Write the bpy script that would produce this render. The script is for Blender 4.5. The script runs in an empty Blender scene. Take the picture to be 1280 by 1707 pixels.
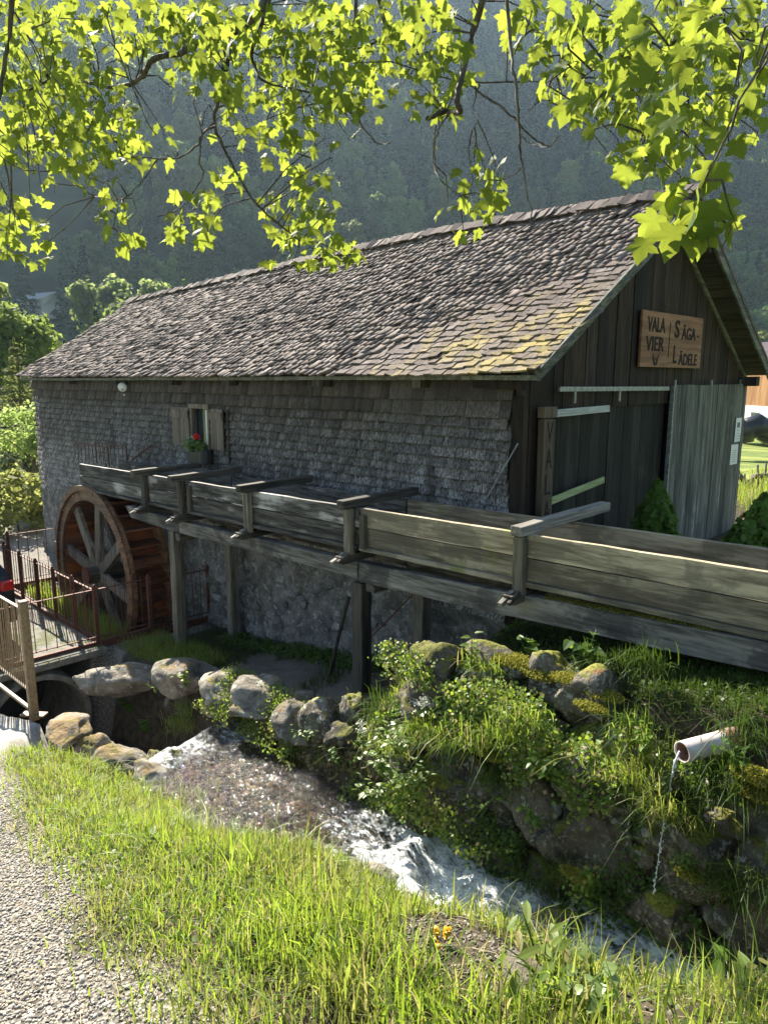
import bpy, math, random
import numpy as np
from mathutils import Vector, Matrix, noise as mnoise
R = math.radians
rnd = random.Random(7)
nr = np.random.default_rng(11)
SC = bpy.context.scene
COL = SC.collection

# ------------------------------------------------------------------ camera, sky, sun, exposure
EYE = Vector((3.955, -5.776, 2.3))
FPX, PITCH = 1184.0, math.atan(221.0 / 1184.0)
cd = bpy.data.cameras.new('camera')
cam = bpy.data.objects.new('camera', cd)
COL.objects.link(cam)
cam.location = EYE
cam.rotation_euler = (math.pi / 2 - PITCH, 0, R(45))
cd.sensor_fit = 'VERTICAL'
cd.sensor_height = 24.0
cd.sensor_width = 18.0
cd.lens = 24.0 * FPX / 1707.0
cd.clip_start = 0.05
cd.clip_end = 6000
SC.camera = cam

SUN_EL = R(36)
SUN_DIR = Vector((-0.957 * math.cos(SUN_EL), 0.290 * math.cos(SUN_EL), math.sin(SUN_EL)))   # towards the sun
world = bpy.data.worlds.new('World')
SC.world = world
world.use_nodes = True
wt = world.node_tree
wt.nodes.clear()
wo = wt.nodes.new('ShaderNodeOutputWorld')
wb = wt.nodes.new('ShaderNodeBackground')
ws = wt.nodes.new('ShaderNodeTexSky')
ws.sky_type = 'NISHITA'
ws.sun_disc = False
ws.sun_elevation = SUN_EL
ws.sun_rotation = math.atan2(SUN_DIR.x, SUN_DIR.y)
ws.altitude = 800
wb.inputs['Strength'].default_value = 0.06
wt.links.new(ws.outputs[0], wb.inputs[0])
wt.links.new(wb.outputs[0], wo.inputs[0])
sl = bpy.data.lights.new('sun', 'SUN')
sun = bpy.data.objects.new('sun', sl)
COL.objects.link(sun)
sl.energy = 5.0
sl.angle = R(0.53)
sl.color = (1.0, 0.93, 0.80)
sun.rotation_euler = SUN_DIR.to_track_quat('Z', 'Y').to_euler()
sun.location = (-30, 10, 40)
SC.view_settings.view_transform = 'Standard'
SC.view_settings.look = 'None'
SC.view_settings.gamma = 1
SC.view_settings.use_curve_mapping = False
SC.view_settings.exposure = 1.9
SC.cycles.max_bounces = 7
SC.cycles.transparent_max_bounces = 8
SC.cycles.volume_bounces = 1
HAZE = 0.00018

# ------------------------------------------------------------------ helpers
def at(px, py, d):
    """the world point seen at photo pixel (px, py), d metres ahead of the eye measured level"""
    c, s = math.cos(PITCH), math.sin(PITCH)
    r, u = px - 640.0, 853.5 - py
    v, f = u * c - FPX * s, FPX * c + u * s
    k = d / f
    q = math.sqrt(.5)
    return Vector((EYE.x + k * q * (r - f), EYE.y + k * q * (r + f), EYE.z + k * v))

def hy(px, py, y):
    d = at(px, py, 1.0) - EYE; return EYE + d * ((y - EYE.y) / d.y)

WM = {}
def link(o, parent=None):
    COL.objects.link(o)
    if parent is not None:
        o.parent = parent
        o.matrix_parent_inverse = WM[parent.name].inverted()
    return o

def remember(o, M=None):
    WM[o.name] = M if M is not None else Matrix.Identity(4)
    return o

def props(o, label=None, cat=None, group=None, kind=None):
    if label: o['label'] = label
    if cat: o['category'] = cat
    if group: o['group'] = group
    if kind: o['kind'] = kind
    return o

def thing(name, loc, label, cat, group=None):
    o = bpy.data.objects.new(name, None)
    o.empty_display_size = .2
    COL.objects.link(o)
    o.location = loc
    remember(o, Matrix.Translation(Vector(loc)))
    return props(o, label, cat, group)

class MB:
    """collects shapes, then links them as one mesh object"""
    def __init__(s):
        s.v, s.f = [], []
    def add(s, vs, fs):
        b = len(s.v)
        s.v.extend([tuple(v) for v in vs])
        s.f.extend([tuple(b + i for i in f) for f in fs])
        return s
    def box(s, c, d, rot=None, jit=0):
        c = Vector(c); hx, hy, hz = d[0] / 2, d[1] / 2, d[2] / 2
        vs = []
        for x, y, z in ((-1,-1,-1),(1,-1,-1),(1,1,-1),(-1,1,-1),(-1,-1,1),(1,-1,1),(1,1,1),(-1,1,1)):
            p = Vector((x * hx, y * hy, z * hz))
            if jit: p += Vector((rnd.uniform(-jit, jit), rnd.uniform(-jit, jit), rnd.uniform(-jit, jit)))
            if rot is not None: p = rot @ p
            vs.append(c + p)
        return s.add(vs, [(0,3,2,1),(4,5,6,7),(0,1,5,4),(1,2,6,5),(2,3,7,6),(3,0,4,7)])
    def beam(s, a, b, w, h, n=1, wob=0, up=(0, 0, 1), cut=0):
        """square timber from a to b, w across, h high, in n lengths with a little waviness"""
        a, b = Vector(a), Vector(b)
        t = (b - a).normalized(); up = Vector(up)
        sx = t.cross(up).normalized(); sz = sx.cross(t).normalized()
        vs, fs = [], []
        for i in range(n + 1):
            p = a.lerp(b, i / n)
            dw = rnd.uniform(-wob, wob); dh = rnd.uniform(-wob, wob)
            for (x, z) in ((-1, -1), (1, -1), (1, 1), (-1, 1)):
                jx, jz = rnd.uniform(-wob, wob) * .5, rnd.uniform(-wob, wob) * .5
                e = t * (cut * (1 if i == n else -1 if i == 0 else 0) * z)
                vs.append(p + sx * (x * w / 2 + dw + jx) + sz * (z * h / 2 + dh + jz) + e)
        for i in range(n):
            for k in range(4):
                k2 = (k + 1) % 4
                fs.append((i * 4 + k, i * 4 + k2, i * 4 + 4 + k2, i * 4 + 4 + k))
        fs.append((3, 2, 1, 0)); e = n * 4
        fs.append((e, e + 1, e + 2, e + 3))
        return s.add(vs, fs)
    def tube(s, pts, rad, n=8, caps=True):
        pts = [Vector(p) for p in pts]
        if not hasattr(rad, '__len__'): rad = [rad] * len(pts)
        vs, fs = [], []
        up = Vector((0.13, 0.31, .94)).normalized()
        for i, p in enumerate(pts):
            t = (pts[min(i + 1, len(pts) - 1)] - pts[max(i - 1, 0)]).normalized()
            if abs(t.dot(up)) > .97: up = Vector((1, 0.1, 0)).normalized()
            x = t.cross(up).normalized(); y = x.cross(t)
            for k in range(n):
                a = 2 * math.pi * k / n
                vs.append(p + (x * math.cos(a) + y * math.sin(a)) * rad[i])
        for i in range(len(pts) - 1):
            for k in range(n):
                k2 = (k + 1) % n
                fs.append((i * n + k, i * n + k2, i * n + n + k2, i * n + n + k))
        if caps:
            fs.append(tuple(reversed(range(n))))
            fs.append(tuple(range((len(pts) - 1) * n, len(pts) * n)))
        return s.add(vs, fs)
    def mesh(s, name, m, smooth=False):
        me = bpy.data.meshes.new(name)
        me.from_pydata(s.v, [], s.f)
        me.materials.append(m)
        if smooth: me.shade_smooth()
        me.update()
        return me
    def build(s, name, m, parent=None, smooth=False, bevel=0):
        o = bpy.data.objects.new(name, s.mesh(name, m, smooth))
        link(o, parent)
        if bevel:
            b = o.modifiers.new('edge', 'BEVEL'); b.width = bevel; b.segments = 2; b.limit_method = 'ANGLE'
        return remember(o)

def npmesh(name, V, F, m, parent=None, smooth=False, kind=None, attr=None):
    """numpy verts (n,3), faces (m,k) all of one size k"""
    me = bpy.data.meshes.new(name)
    V = np.asarray(V, dtype=np.float32); F = np.asarray(F, dtype=np.int32)
    k = F.shape[1]
    me.vertices.add(len(V)); me.vertices.foreach_set('co', V.ravel())
    me.loops.add(F.size); me.loops.foreach_set('vertex_index', F.ravel())
    me.polygons.add(len(F))
    me.polygons.foreach_set('loop_start', np.arange(0, F.size, k, dtype=np.int32))
    me.update(calc_edges=True)
    if smooth: me.shade_smooth()
    if attr:
        for an, av in attr.items():
            ca = me.color_attributes.new(an, 'FLOAT_COLOR', 'POINT')
            ca.data.foreach_set('color', np.asarray(av, dtype=np.float32).ravel())
    me.materials.append(m)
    o = bpy.data.objects.new(name, me)
    link(o, parent)
    if kind: o['kind'] = kind
    return remember(o)

def piece(name, me, parent, M):
    """one more object on shared mesh data, placed by world matrix M"""
    o = bpy.data.objects.new(name, me)
    link(o, parent)
    o.matrix_basis = M
    return o

def vnoise(P, sc, seed=0, octs=3):
    """cheap smooth value noise on an (n,k) array of points, about -1..1"""
    P = np.asarray(P, dtype=np.float64) * sc + seed * 17.31
    out = np.zeros(len(P)); amp, tot = 1.0, 0
    for o in range(octs):
        i = np.floor(P).astype(np.int64); f = P - i; f = f * f * (3 - 2 * f)
        k = P.shape[1]; acc = np.zeros(len(P))
        for c in range(2 ** k):
            w = np.ones(len(P)); h = np.zeros(len(P), dtype=np.int64) + seed * 1013 + o * 7919
            for d in range(k):
                b = (c >> d) & 1
                w = w * (f[:, d] if b else 1 - f[:, d])
                h = h * 1664525 + (i[:, d] + b) * (374761393 + d * 668265263) + 1013904223
                h = (h ^ (h >> 13)) & 0x7fffffff
            h = (h * 1274126177) & 0x7fffffff; h = h ^ (h >> 16)
            acc += w * ((h & 0xffff) / 32767.5 - 1)
        out += acc * amp; tot += amp; amp *= .5; P = P * 2.03
    return out / tot

# ------------------------------------------------------------------ materials
def mat(name):
    m = bpy.data.materials.new(name); m.use_nodes = True
    nt = m.node_tree; nt.nodes.clear()
    return m, nt

class N:
    """small node-writing helper"""
    def __init__(s, nt): s.nt = nt
    def new(s, t, **k):
        n = s.nt.nodes.new(t)
        for a, b in k.items(): setattr(n, a, b)
        return n
    def l(s, a, b): s.nt.links.new(a, b)
    def setin(s, n, name, v):
        if isinstance(v, bpy.types.NodeSocket): s.l(v, n.inputs[name])
        else: n.inputs[name].default_value = v
    def pos(s): return s.new('ShaderNodeNewGeometry').outputs['Position']
    def obj(s): return s.new('ShaderNodeTexCoord').outputs['Object']
    def mapv(s, v, scale, rot=(0, 0, 0)):
        n = s.new('ShaderNodeMapping'); s.l(v, n.inputs[0]); n.inputs['Scale'].default_value = scale
        n.inputs['Rotation'].default_value = rot
        return n.outputs[0]
    def noise(s, v, scale, detail=4, rough=.55, dist=0, dim='3D'):
        n = s.new('ShaderNodeTexNoise'); s.l(v, n.inputs['Vector'])
        n.inputs['Scale'].default_value = scale; n.inputs['Detail'].default_value = detail
        n.inputs['Roughness'].default_value = rough; n.inputs['Distortion'].default_value = dist
        return n.outputs['Fac']
    def voro(s, v, scale, feature='F1', out='Distance'):
        n = s.new('ShaderNodeTexVoronoi', feature=feature); s.l(v, n.inputs['Vector'])
        n.inputs['Scale'].default_value = scale
        return n.outputs[out]
    def ramp(s, f, a, b, lo=0.0, hi=1.0):
        n = s.new('ShaderNodeMapRange', interpolation_type='SMOOTHSTEP'); s.setin(n, 'Value', f)
        n.inputs['From Min'].default_value = a; n.inputs['From Max'].default_value = b
        n.inputs['To Min'].default_value = lo; n.inputs['To Max'].default_value = hi
        return n.outputs[0]
    def mix(s, f, a, b, mode='MIX'):
        n = s.new('ShaderNodeMix', data_type='RGBA', blend_type=mode)
        s.setin(n, 0, f)
        for idx, v in ((6, a), (7, b)):
            if isinstance(v, bpy.types.NodeSocket): s.l(v, n.inputs[idx])
            else: n.inputs[idx].default_value = (*v, 1) if len(v) == 3 else v
        return n.outputs[2]
    def math(s, op, a, b=0.0, clamp=False):
        n = s.new('ShaderNodeMath', operation=op, use_clamp=clamp)
        s.setin(n, 0, a); s.setin(n, 1, b)
        return n.outputs[0]
    def sep(s, v):
        n = s.new('ShaderNodeSeparateXYZ'); s.l(v, n.inputs[0]); return n.outputs
    def rand(s):
        g = s.new('ShaderNodeNewGeometry').outputs['Random Per Island']
        o = s.new('ShaderNodeObjectInfo').outputs['Random']
        return s.math('FRACT', s.math('ADD', g, s.math('MULTIPLY', o, 7.31)))
    def bump(s, h, st=.3, dist=.01):
        n = s.new('ShaderNodeBump'); s.l(h, n.inputs['Height'])
        n.inputs['Strength'].default_value = st; n.inputs['Distance'].default_value = dist
        return n.outputs[0]
    def bsdf(s, col, rough=.8, normal=None, spec=.3, metal=0, **k):
        n = s.new('ShaderNodeBsdfPrincipled')
        if isinstance(col, bpy.types.NodeSocket): s.l(col, n.inputs['Base Color'])
        else: n.inputs['Base Color'].default_value = (*col, 1)
        s.setin(n, 'Roughness', rough); s.setin(n, 'Specular IOR Level', spec); n.inputs['Metallic'].default_value = metal
        if normal is not None: s.l(normal, n.inputs['Normal'])
        for a, b in k.items(): s.setin(n, a.replace('_', ' '), b)
        return n.outputs[0]
    def out(s, sh):
        o = s.new('ShaderNodeOutputMaterial'); s.l(sh, o.inputs['Surface'])

def wood(name, ca, cb, axis='x', var=.5, fine=60, green=None, gamt=.5, gscale=1.2, pale=None, pamt=.5, rough=.82, bs=.5, wet=None, knots=False, spec=.3, ptilt=0.0):
    """weathered timber: grain streaks along one axis, board-to-board variation, algae and bleached patches"""
    m, nt = mat(name); n = N(nt)
    P = n.pos(); r = n.rand()
    off = n.new('ShaderNodeVectorMath', operation='ADD'); n.l(P, off.inputs[0])
    cmb = n.new('ShaderNodeCombineXYZ'); n.l(n.math('MULTIPLY', r, 31.0), cmb.inputs[0]); n.l(n.math('MULTIPLY', r, 17.0), cmb.inputs[1]); n.l(n.math('MULTIPLY', r, 23.0), cmb.inputs[2])
    n.l(cmb.outputs[0], off.inputs[1])
    V = off.outputs[0]
    st = {'x': (.09, 1, 1), 'y': (1, .06, 1), 'z': (1, 1, .06), 'o': (1, .06, 1)}[axis]
    G = n.mapv(V, st)
    g1 = n.noise(G, fine, 5, .7, .4); g2 = n.noise(G, fine * .22, 4, .6, .8)
    big = n.noise(V, 2.2, 3)
    f = n.math('ADD', n.math('MULTIPLY', g1, .55), n.math('MULTIPLY', g2, .45))
    f = n.ramp(f, .40, .61)
    c = n.mix(f, ca, cb)
    if pale is not None:
        pm = n.ramp(n.math('ADD', n.math('MULTIPLY', n.noise(G, 9, 4, .6), .6), n.math('MULTIPLY', big, .4)), .62 - .2 * pamt, .72 - .15 * pamt)
        c = n.mix(n.math('MULTIPLY', pm, .85), c, pale)
    if green is not None:
        gm = n.ramp(n.math('ADD', n.math('MULTIPLY', n.noise(P, gscale, 4, .6), .8), n.math('MULTIPLY', g2, .2)), .66 - .2 * gamt, .74 - .15 * gamt)
        c = n.mix(n.math('MULTIPLY', gm, .8), c, green)
    if wet is not None:
        wm = n.ramp(n.noise(P, 1.7, 5, .65), .5, .58)
        c = n.mix(n.math('MULTIPLY', wm, .6), c, wet)
    if knots:
        kv = n.voro(n.mapv(V, (st[0] * 8, 3, 3) if axis == 'x' else (3, 3, st[2] * 8)), 1.0)
        c = n.mix(n.ramp(kv, .05, .10, .7, 0), c, (ca[0] * .4, ca[1] * .35, ca[2] * .3))
    hsv = n.new('ShaderNodeHueSaturation'); n.l(c, hsv.inputs['Color'])
    n.l(n.ramp(r, 0, 1, 1 - var * .55, 1 + var * .55), hsv.inputs['Value'])
    n.l(n.math('ADD', n.math('MULTIPLY', n.math('FRACT', n.math('MULTIPLY', r, 5.7)), .4 * var), 1 - .2 * var), hsv.inputs['Saturation'])
    nm = n.bump(n.math('ADD', g1, n.math('MULTIPLY', g2, .6)), bs, .006)
    n.out(n.bsdf(hsv.outputs[0], rough, nm, spec))
    return m

def stone(name, ca, cb, cc, moss=None, mamt=.5, lichen=None, sc=1.0, bs=.6, rough=.88, var=.3, msc=3.0, wetz=None, orange=None):
    m, nt = mat(name); n = N(nt)
    P = n.pos(); r = n.rand()
    a = n.noise(P, 3.5 * sc, 6, .65, .5); b = n.noise(P, 22 * sc, 5, .7); v = n.voro(P, 14 * sc)
    c = n.mix(n.ramp(a, .35, .65), ca, cb)
    c = n.mix(n.ramp(b, .5, .68), c, cc)
    hgt = n.math('ADD', n.math('MULTIPLY', a, 1.2), n.math('ADD', n.math('MULTIPLY', b, .5), n.math('MULTIPLY', v, .25)))
    if lichen is not None:
        lm = n.ramp(n.noise(P, 9 * sc, 6, .7), .56, .62)
        c = n.mix(n.math('MULTIPLY', lm, .8), c, lichen)
    if orange is not None:
        om = n.ramp(n.math('MULTIPLY', n.noise(P, 2.8, 4), n.ramp(n.sep(n.new('ShaderNodeNewGeometry').outputs['Normal'])[2], .2, .9)), .52, .62)
        c = n.mix(n.math('MULTIPLY', om, .8), c, orange)
    nb = n.bump(hgt, bs, .03)
    sh_rough = rough
    if moss is not None:
        nz = n.sep(n.new('ShaderNodeNewGeometry').outputs['Normal'])[2]
        mn = n.noise(P, msc, 5, .65)
        mf = n.ramp(n.math('ADD', n.math('MULTIPLY', nz, .35), mn), .85 - .35 * mamt, .95 - .35 * mamt)
        mc = n.mix(n.ramp(n.noise(P, 45, 4, .7), .35, .65), (moss[0] * .45, moss[1] * .45, moss[2] * .4), moss)
        c = n.mix(mf, c, mc)
    if wetz is not None:
        w = n.ramp(n.sep(P)[2], wetz, wetz + .35, 1, 0)
        c = n.mix(n.math('MULTIPLY', w, .6), c, (.02, .018, .013))
    hsv = n.new('ShaderNodeHueSaturation'); n.l(c, hsv.inputs['Color'])
    n.l(n.ramp(r, 0, 1, 1 - var, 1 + var), hsv.inputs['Value'])
    n.out(n.bsdf(hsv.outputs[0], sh_rough, nb, .3))
    return m

def plain(name, col, rough=.6, var=.15, nsc=8, metal=0, bs=.1, spec=.4, col2=None):
    m, nt = mat(name); n = N(nt)
    P = n.pos(); f = n.noise(P, nsc, 5, .65)
    c2 = col2 if col2 is not None else tuple(x * (1 - var * 2) for x in col)
    c = n.mix(n.ramp(f, .38, .62), c2, col)
    n.out(n.bsdf(c, rough, n.bump(n.noise(P, nsc * 6, 3), bs, .004), spec, metal))
    return m

def leafmat(name, ca, cb, tr, trw=.5, rough=.45, spec=.35, var=.6, yellow=None, patch=None, each=None):
    """thin leaf: reflects ca..cb, lets light through in colour tr"""
    m, nt = mat(name); n = N(nt)
    r = n.rand()
    c = n.mix(r, ca, cb)
    t = n.mix(n.math('FRACT', n.math('MULTIPLY', r, 3.7)), tuple(x * (1 - .45 * var) for x in tr), tr)
    if yellow is not None:
        ym = n.ramp(n.math('FRACT', n.math('MULTIPLY', r, 9.1)), .8, .9)
        c = n.mix(ym, c, yellow); t = n.mix(ym, t, yellow)
    if patch is not None:
        pn = n.ramp(n.noise(n.pos(), 2.2, 4, .65), .46, .66, 0, .75)
        c = n.mix(pn, c, patch[0]); t = n.mix(pn, t, patch[1])
    if each is not None:      # every tree of a wood has its own tone
        o = n.new('ShaderNodeObjectInfo').outputs['Random']; k = n.ramp(o, 0, 1, *each)
        def tone(q):
            h = n.new('ShaderNodeHueSaturation'); n.l(q, h.inputs['Color']); n.l(k, h.inputs['Value']); n.l(n.math('ADD', n.math('MULTIPLY', n.math('FRACT', n.math('MULTIPLY', o, 7.7)), .05), .475), h.inputs['Hue']); return h.outputs[0]
        c, t = tone(c), tone(t)
    d = n.bsdf(c, rough, None, spec)
    tn = n.new('ShaderNodeBsdfTranslucent'); n.l(t, tn.inputs[0])
    ms = n.new('ShaderNodeMixShader'); ms.inputs[0].default_value = trw
    n.l(d, ms.inputs[1]); n.l(tn.outputs[0], ms.inputs[2])
    n.out(ms.outputs[0])
    return m

M = {}
M['shingle_wall'] = None
M['shingle_roof'] = None
M['gable'] = wood('dark_gable_board', (.011, .007, .004), (.048, .029, .017), 'z', .8, 45, rough=.85, knots=True)
M['door_dark'] = wood('dark_door_board', (.010, .009, .007), (.036, .033, .025), 'z', .7, 45, green=(.07, .07, .045), gamt=.3, rough=.85)
M['door_grey'] = wood('grey_door_board', (.045, .045, .038), (.16, .158, .135), 'z', .55, 40, pale=(.30, .30, .27), pamt=.25, rough=.85, knots=True)
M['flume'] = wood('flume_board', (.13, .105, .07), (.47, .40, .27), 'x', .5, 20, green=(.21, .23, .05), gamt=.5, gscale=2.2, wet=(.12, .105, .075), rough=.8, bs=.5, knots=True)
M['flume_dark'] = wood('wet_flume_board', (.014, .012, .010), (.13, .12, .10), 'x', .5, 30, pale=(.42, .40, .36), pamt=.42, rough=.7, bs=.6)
M['flume_beam'] = wood('flume_beam', (.06, .055, .045), (.22, .20, .165), 'x', .3, 30, green=(.17, .17, .05), gamt=.25, pale=(.42, .40, .35), pamt=.3, rough=.8, bs=.8, wet=(.02, .02, .02))
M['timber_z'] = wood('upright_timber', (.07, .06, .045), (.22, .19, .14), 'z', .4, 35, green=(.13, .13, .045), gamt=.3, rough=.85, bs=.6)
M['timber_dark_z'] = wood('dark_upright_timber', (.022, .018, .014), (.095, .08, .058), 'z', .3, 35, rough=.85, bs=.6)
M['timber_y'] = wood('cross_timber', (.025, .022, .017), (.12, .10, .075), 'y', .4, 35, rough=.85, bs=.6)
M['timber_y_grey'] = wood('grey_cross_timber', (.12, .11, .09), (.32, .29, .24), 'y', .3, 35, rough=.85, bs=.6)
M['wheel'] = wood('wheel_timber', (.09, .026, .009), (.30, .095, .034), 'y', .6, 30, rough=.55, bs=.5, wet=(.02, .010, .006), spec=.5)
M['wheel_rim'] = wood('wheel_rim_timber', (.075, .032, .015), (.25, .12, .055), 'x', .35, 25, rough=.6, bs=.5, pale=(.36, .30, .22), pamt=.2, spec=.5)
M['spoke'] = wood('grey_spoke_timber', (.09, .068, .048), (.25, .205, .15), 'z', .3, 30, rough=.8)
M['roofboard'] = wood('roof_underboard', (.03, .027, .02), (.09, .075, .055), 'x', .5, 30)
M['rake'] = wood('rake_board', (.07, .075, .06), (.19, .19, .15), 'y', .3, 30, green=(.12, .14, .05), gamt=.35)
M['sign'] = wood('sign_board', (.16, .072, .034), (.31, .155, .078), 'y', .1, 22, rough=.7, bs=.3)
M['wall'] = stone('rough_plaster_wall', (.12, .115, .10), (.33, .31, .28), (.14, .115, .08), lichen=(.50, .49, .46), sc=1.2, bs=1.0)
M['wallstone'] = stone('wall_rubble_stone', (.09, .088, .085), (.22, .21, .195), (.30, .29, .27), sc=1.6, bs=.8, var=.45)
M['rock'] = stone('mossy_boulder', (.04, .032, .022), (.14, .12, .09), (.24, .215, .17), moss=(.20, .20, .03), mamt=.32, lichen=(.36, .36, .31), sc=1.3, bs=1.0, orange=(.20, .10, .03))
M['rock_pale'] = stone('pale_boulder', (.10, .085, .065), (.27, .24, .19), (.20, .17, .13), moss=(.22, .19, .05), mamt=.0, lichen=(.38, .36, .32), sc=1.2, bs=1.0, orange=(.26, .17, .07))
M['concrete'] = stone('old_concrete', (.16, .15, .12), (.30, .285, .24), (.22, .21, .18), moss=(.15, .16, .05), mamt=.1, sc=2, bs=.4)
M['iron'] = plain('rusty_iron', (.16, .055, .03), .75, .3, 30, .2, .3, col2=(.07, .028, .018))
M['gate_iron'] = plain('ochre_painted_iron', (.26, .18, .085), .6, .2, 30, 0, .2, col2=(.16, .11, .06))
M['steel'] = plain('galvanised_steel', (.32, .33, .32), .5, .2, 20, .6)
M['pvc'] = plain('white_plastic_pipe', (.62, .56, .54), .4, .08, 9, spec=.5, col2=(.5, .42, .38))
M['pvc_rust'] = plain('reddish_pipe', (.26, .10, .065), .6, .2, 20)
M['white'] = plain('white_enamel', (.75, .75, .72), .3, .05)
M['black'] = plain('black_plastic', (.02, .02, .02), .5, .2)
M['ink'] = plain('burnt_lettering', (.012, .009, .007), .9, .1)
M['paper'] = plain('paper', (.70, .70, .66), .8, .04)
M['print'] = plain('grey_print', (.16, .16, .16), .8, .1)
M['bark'] = wood('twig_bark', (.035, .028, .02), (.12, .10, .075), 'z', .3, 60, bs=.4)
M['trunk'] = wood('tree_trunk', (.05, .04, .03), (.14, .12, .09), 'z', .3, 15, bs=.6)
M['maple'] = leafmat('maple_leaf', (.05, .10, .014), (.09, .15, .02), (.42, .50, .06), .52, .6, .12, .9)
M['grass'] = leafmat('grass_blade', (.09, .17, .022), (.17, .27, .037), (.38, .51, .05), .52, .5, .3, .9, yellow=(.42, .36, .14), patch=((.15, .15, .045), (.30, .31, .07)))
M['grass_dark'] = leafmat('shade_painted_grass', (.03, .06, .012), (.06, .10, .018), (.10, .17, .02), .35, .5, .2)  # darker copy of the grass, with the bank's shade put into its colour
M['herb'] = leafmat('herb_leaf', (.05, .10, .02), (.09, .16, .03), (.24, .38, .045), .45, .45, .35)
M['herb_pale'] = leafmat('pale_herb_leaf', (.13, .19, .06), (.2, .27, .09), (.35, .5, .1), .4, .4, .5)
M['moss'] = leafmat('moss_tuft', (.20, .19, .03), (.32, .29, .05), (.35, .35, .05), .3, .9, .1)
M['petal_white'] = leafmat('white_blossom', (.6, .6, .52), (.72, .72, .62), (.6, .6, .5), .3)
M['petal_red'] = leafmat('red_blossom', (.55, .02, .015), (.7, .04, .03), (.6, .03, .02), .3)
M['petal_yellow'] = leafmat('yellow_blossom', (.75, .45, .02), (.8, .55, .03), (.7, .45, .02), .3)
M['thuja'] = leafmat('thuja_spray', (.06, .12, .02), (.12, .20, .03), (.20, .34, .03), .35, .6, .2)
M['conifer'] = leafmat('spruce_needles', (.025, .05, .018), (.05, .085, .03), (.11, .17, .05), .35, .8, .1, each=(.5, 1.3))
M['decid'] = leafmat('broadleaf_crown', (.05, .085, .025), (.09, .135, .04), (.24, .33, .07), .5, .7, .15, each=(.55, 1.5))
M['decid_light'] = leafmat('pale_broadleaf_crown', (.10, .13, .04), (.15, .185, .06), (.38, .45, .13), .58, .7, .15, each=(.6, 1.4))

def roof_shingle_mat():
    m, nt = mat('old_roof_shingle'); n = N(nt)
    P = n.pos(); r = n.rand()
    off = n.new('ShaderNodeVectorMath', operation='ADD'); n.l(P, off.inputs[0])
    cmb = n.new('ShaderNodeCombineXYZ'); n.l(n.math('MULTIPLY', r, 31.0), cmb.inputs[0]); n.l(n.math('MULTIPLY', r, 17.0), cmb.inputs[1])
    n.l(cmb.outputs[0], off.inputs[1])
    G = n.mapv(off.outputs[0], (1, .08, .12))
    g = n.noise(G, 70, 5, .7, .3)
    c = n.mix(n.ramp(g, .36, .62), (.10, .077, .066), (.20, .165, .145))
    c = n.mix(n.ramp(r, .75, 1.0, 0, .5), c, (.27, .23, .22))
    c = n.mix(n.ramp(n.math('FRACT', n.math('MULTIPLY', r, 3.3)), .7, 1, 0, .7), c, (.07, .045, .045))
    # moss and yellow lichen grow on the damp lower corner by the gable
    s = n.sep(P)
    d = n.math('ADD', n.math('MULTIPLY', n.ramp(s[0], -5.5, .6), .62), n.math('MULTIPLY', n.ramp(s[1], .0, 2.2, 1, 0), .34))
    mf = n.math('ADD', d, n.math('MULTIPLY', n.noise(P, 3.2, 5, .7), 1.0))
    mm = n.ramp(mf, 1.24, 1.55)
    spk = n.ramp(n.math('ADD', n.math('MULTIPLY', n.noise(P, 22, 5, .75), .7), n.math('MULTIPLY', r, .3)), .42, .56)
    mc = n.mix(n.noise(P, 50, 3), (.22, .17, .055), (.48, .39, .15))
    c = n.mix(n.math('MULTIPLY', mm, n.math('ADD', n.math('MULTIPLY', spk, .75), .12)), c, mc)
    n.out(n.bsdf(c, .9, n.bump(g, .6, .006), .10))
    return m
M['shingle_roof'] = roof_shingle_mat()
def wall_shingle_mat():
    m, nt = mat('weathered_wall_shingle'); n = N(nt)
    P = n.pos(); r = n.rand(); s = n.sep(P)
    off = n.new('ShaderNodeVectorMath', operation='ADD'); n.l(P, off.inputs[0])
    cmb = n.new('ShaderNodeCombineXYZ'); n.l(n.math('MULTIPLY', r, 31.0), cmb.inputs[0]); n.l(n.math('MULTIPLY', r, 17.0), cmb.inputs[2])
    n.l(cmb.outputs[0], off.inputs[1])
    G = n.mapv(off.outputs[0], (1, 1, .09))
    g = n.noise(G, 85, 5, .7, .3); g2 = n.noise(G, 24, 4, .6)
    c = n.mix(n.ramp(g, .38, .60), (.022, .019, .017), (.22, .207, .195))
    c = n.mix(n.ramp(g2, .52, .66, 0, .8), c, (.035, .032, .032))
    # the sheltered courses under the eaves have kept a brown tint, the ones below are bleached silver
    br = n.ramp(n.math('ADD', s[2], n.math('MULTIPLY', n.noise(P, 1.4, 4), .9)), 2.0, 2.55)
    c = n.mix(n.math('MULTIPLY', br, .8), c, n.mix(g, (.028, .021, .016), (.085, .068, .052)))
    bl = n.ramp(n.math('ADD', n.math('MULTIPLY', s[2], -.35), n.noise(P, .9, 3)), .02, .30)
    c = n.mix(n.math('MULTIPLY', bl, n.ramp(g, .40, .6, .0, .75)), c, (.36, .35, .34))
    # dark damp streaks
    dk = n.ramp(n.noise(n.mapv(P, (1.6, 1, .35)), 1.6, 4), .60, .72)
    c = n.mix(n.math('MULTIPLY', dk, .75), c, (.03, .026, .022))
    hsv = n.new('ShaderNodeHueSaturation'); n.l(c, hsv.inputs['Color'])
    n.l(n.ramp(r, 0, 1, .72, 1.34), hsv.inputs['Value'])
    n.out(n.bsdf(hsv.outputs[0], .85, n.bump(g, .7, .005), .25))
    return m
M['shingle_wall'] = wall_shingle_mat()

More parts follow.
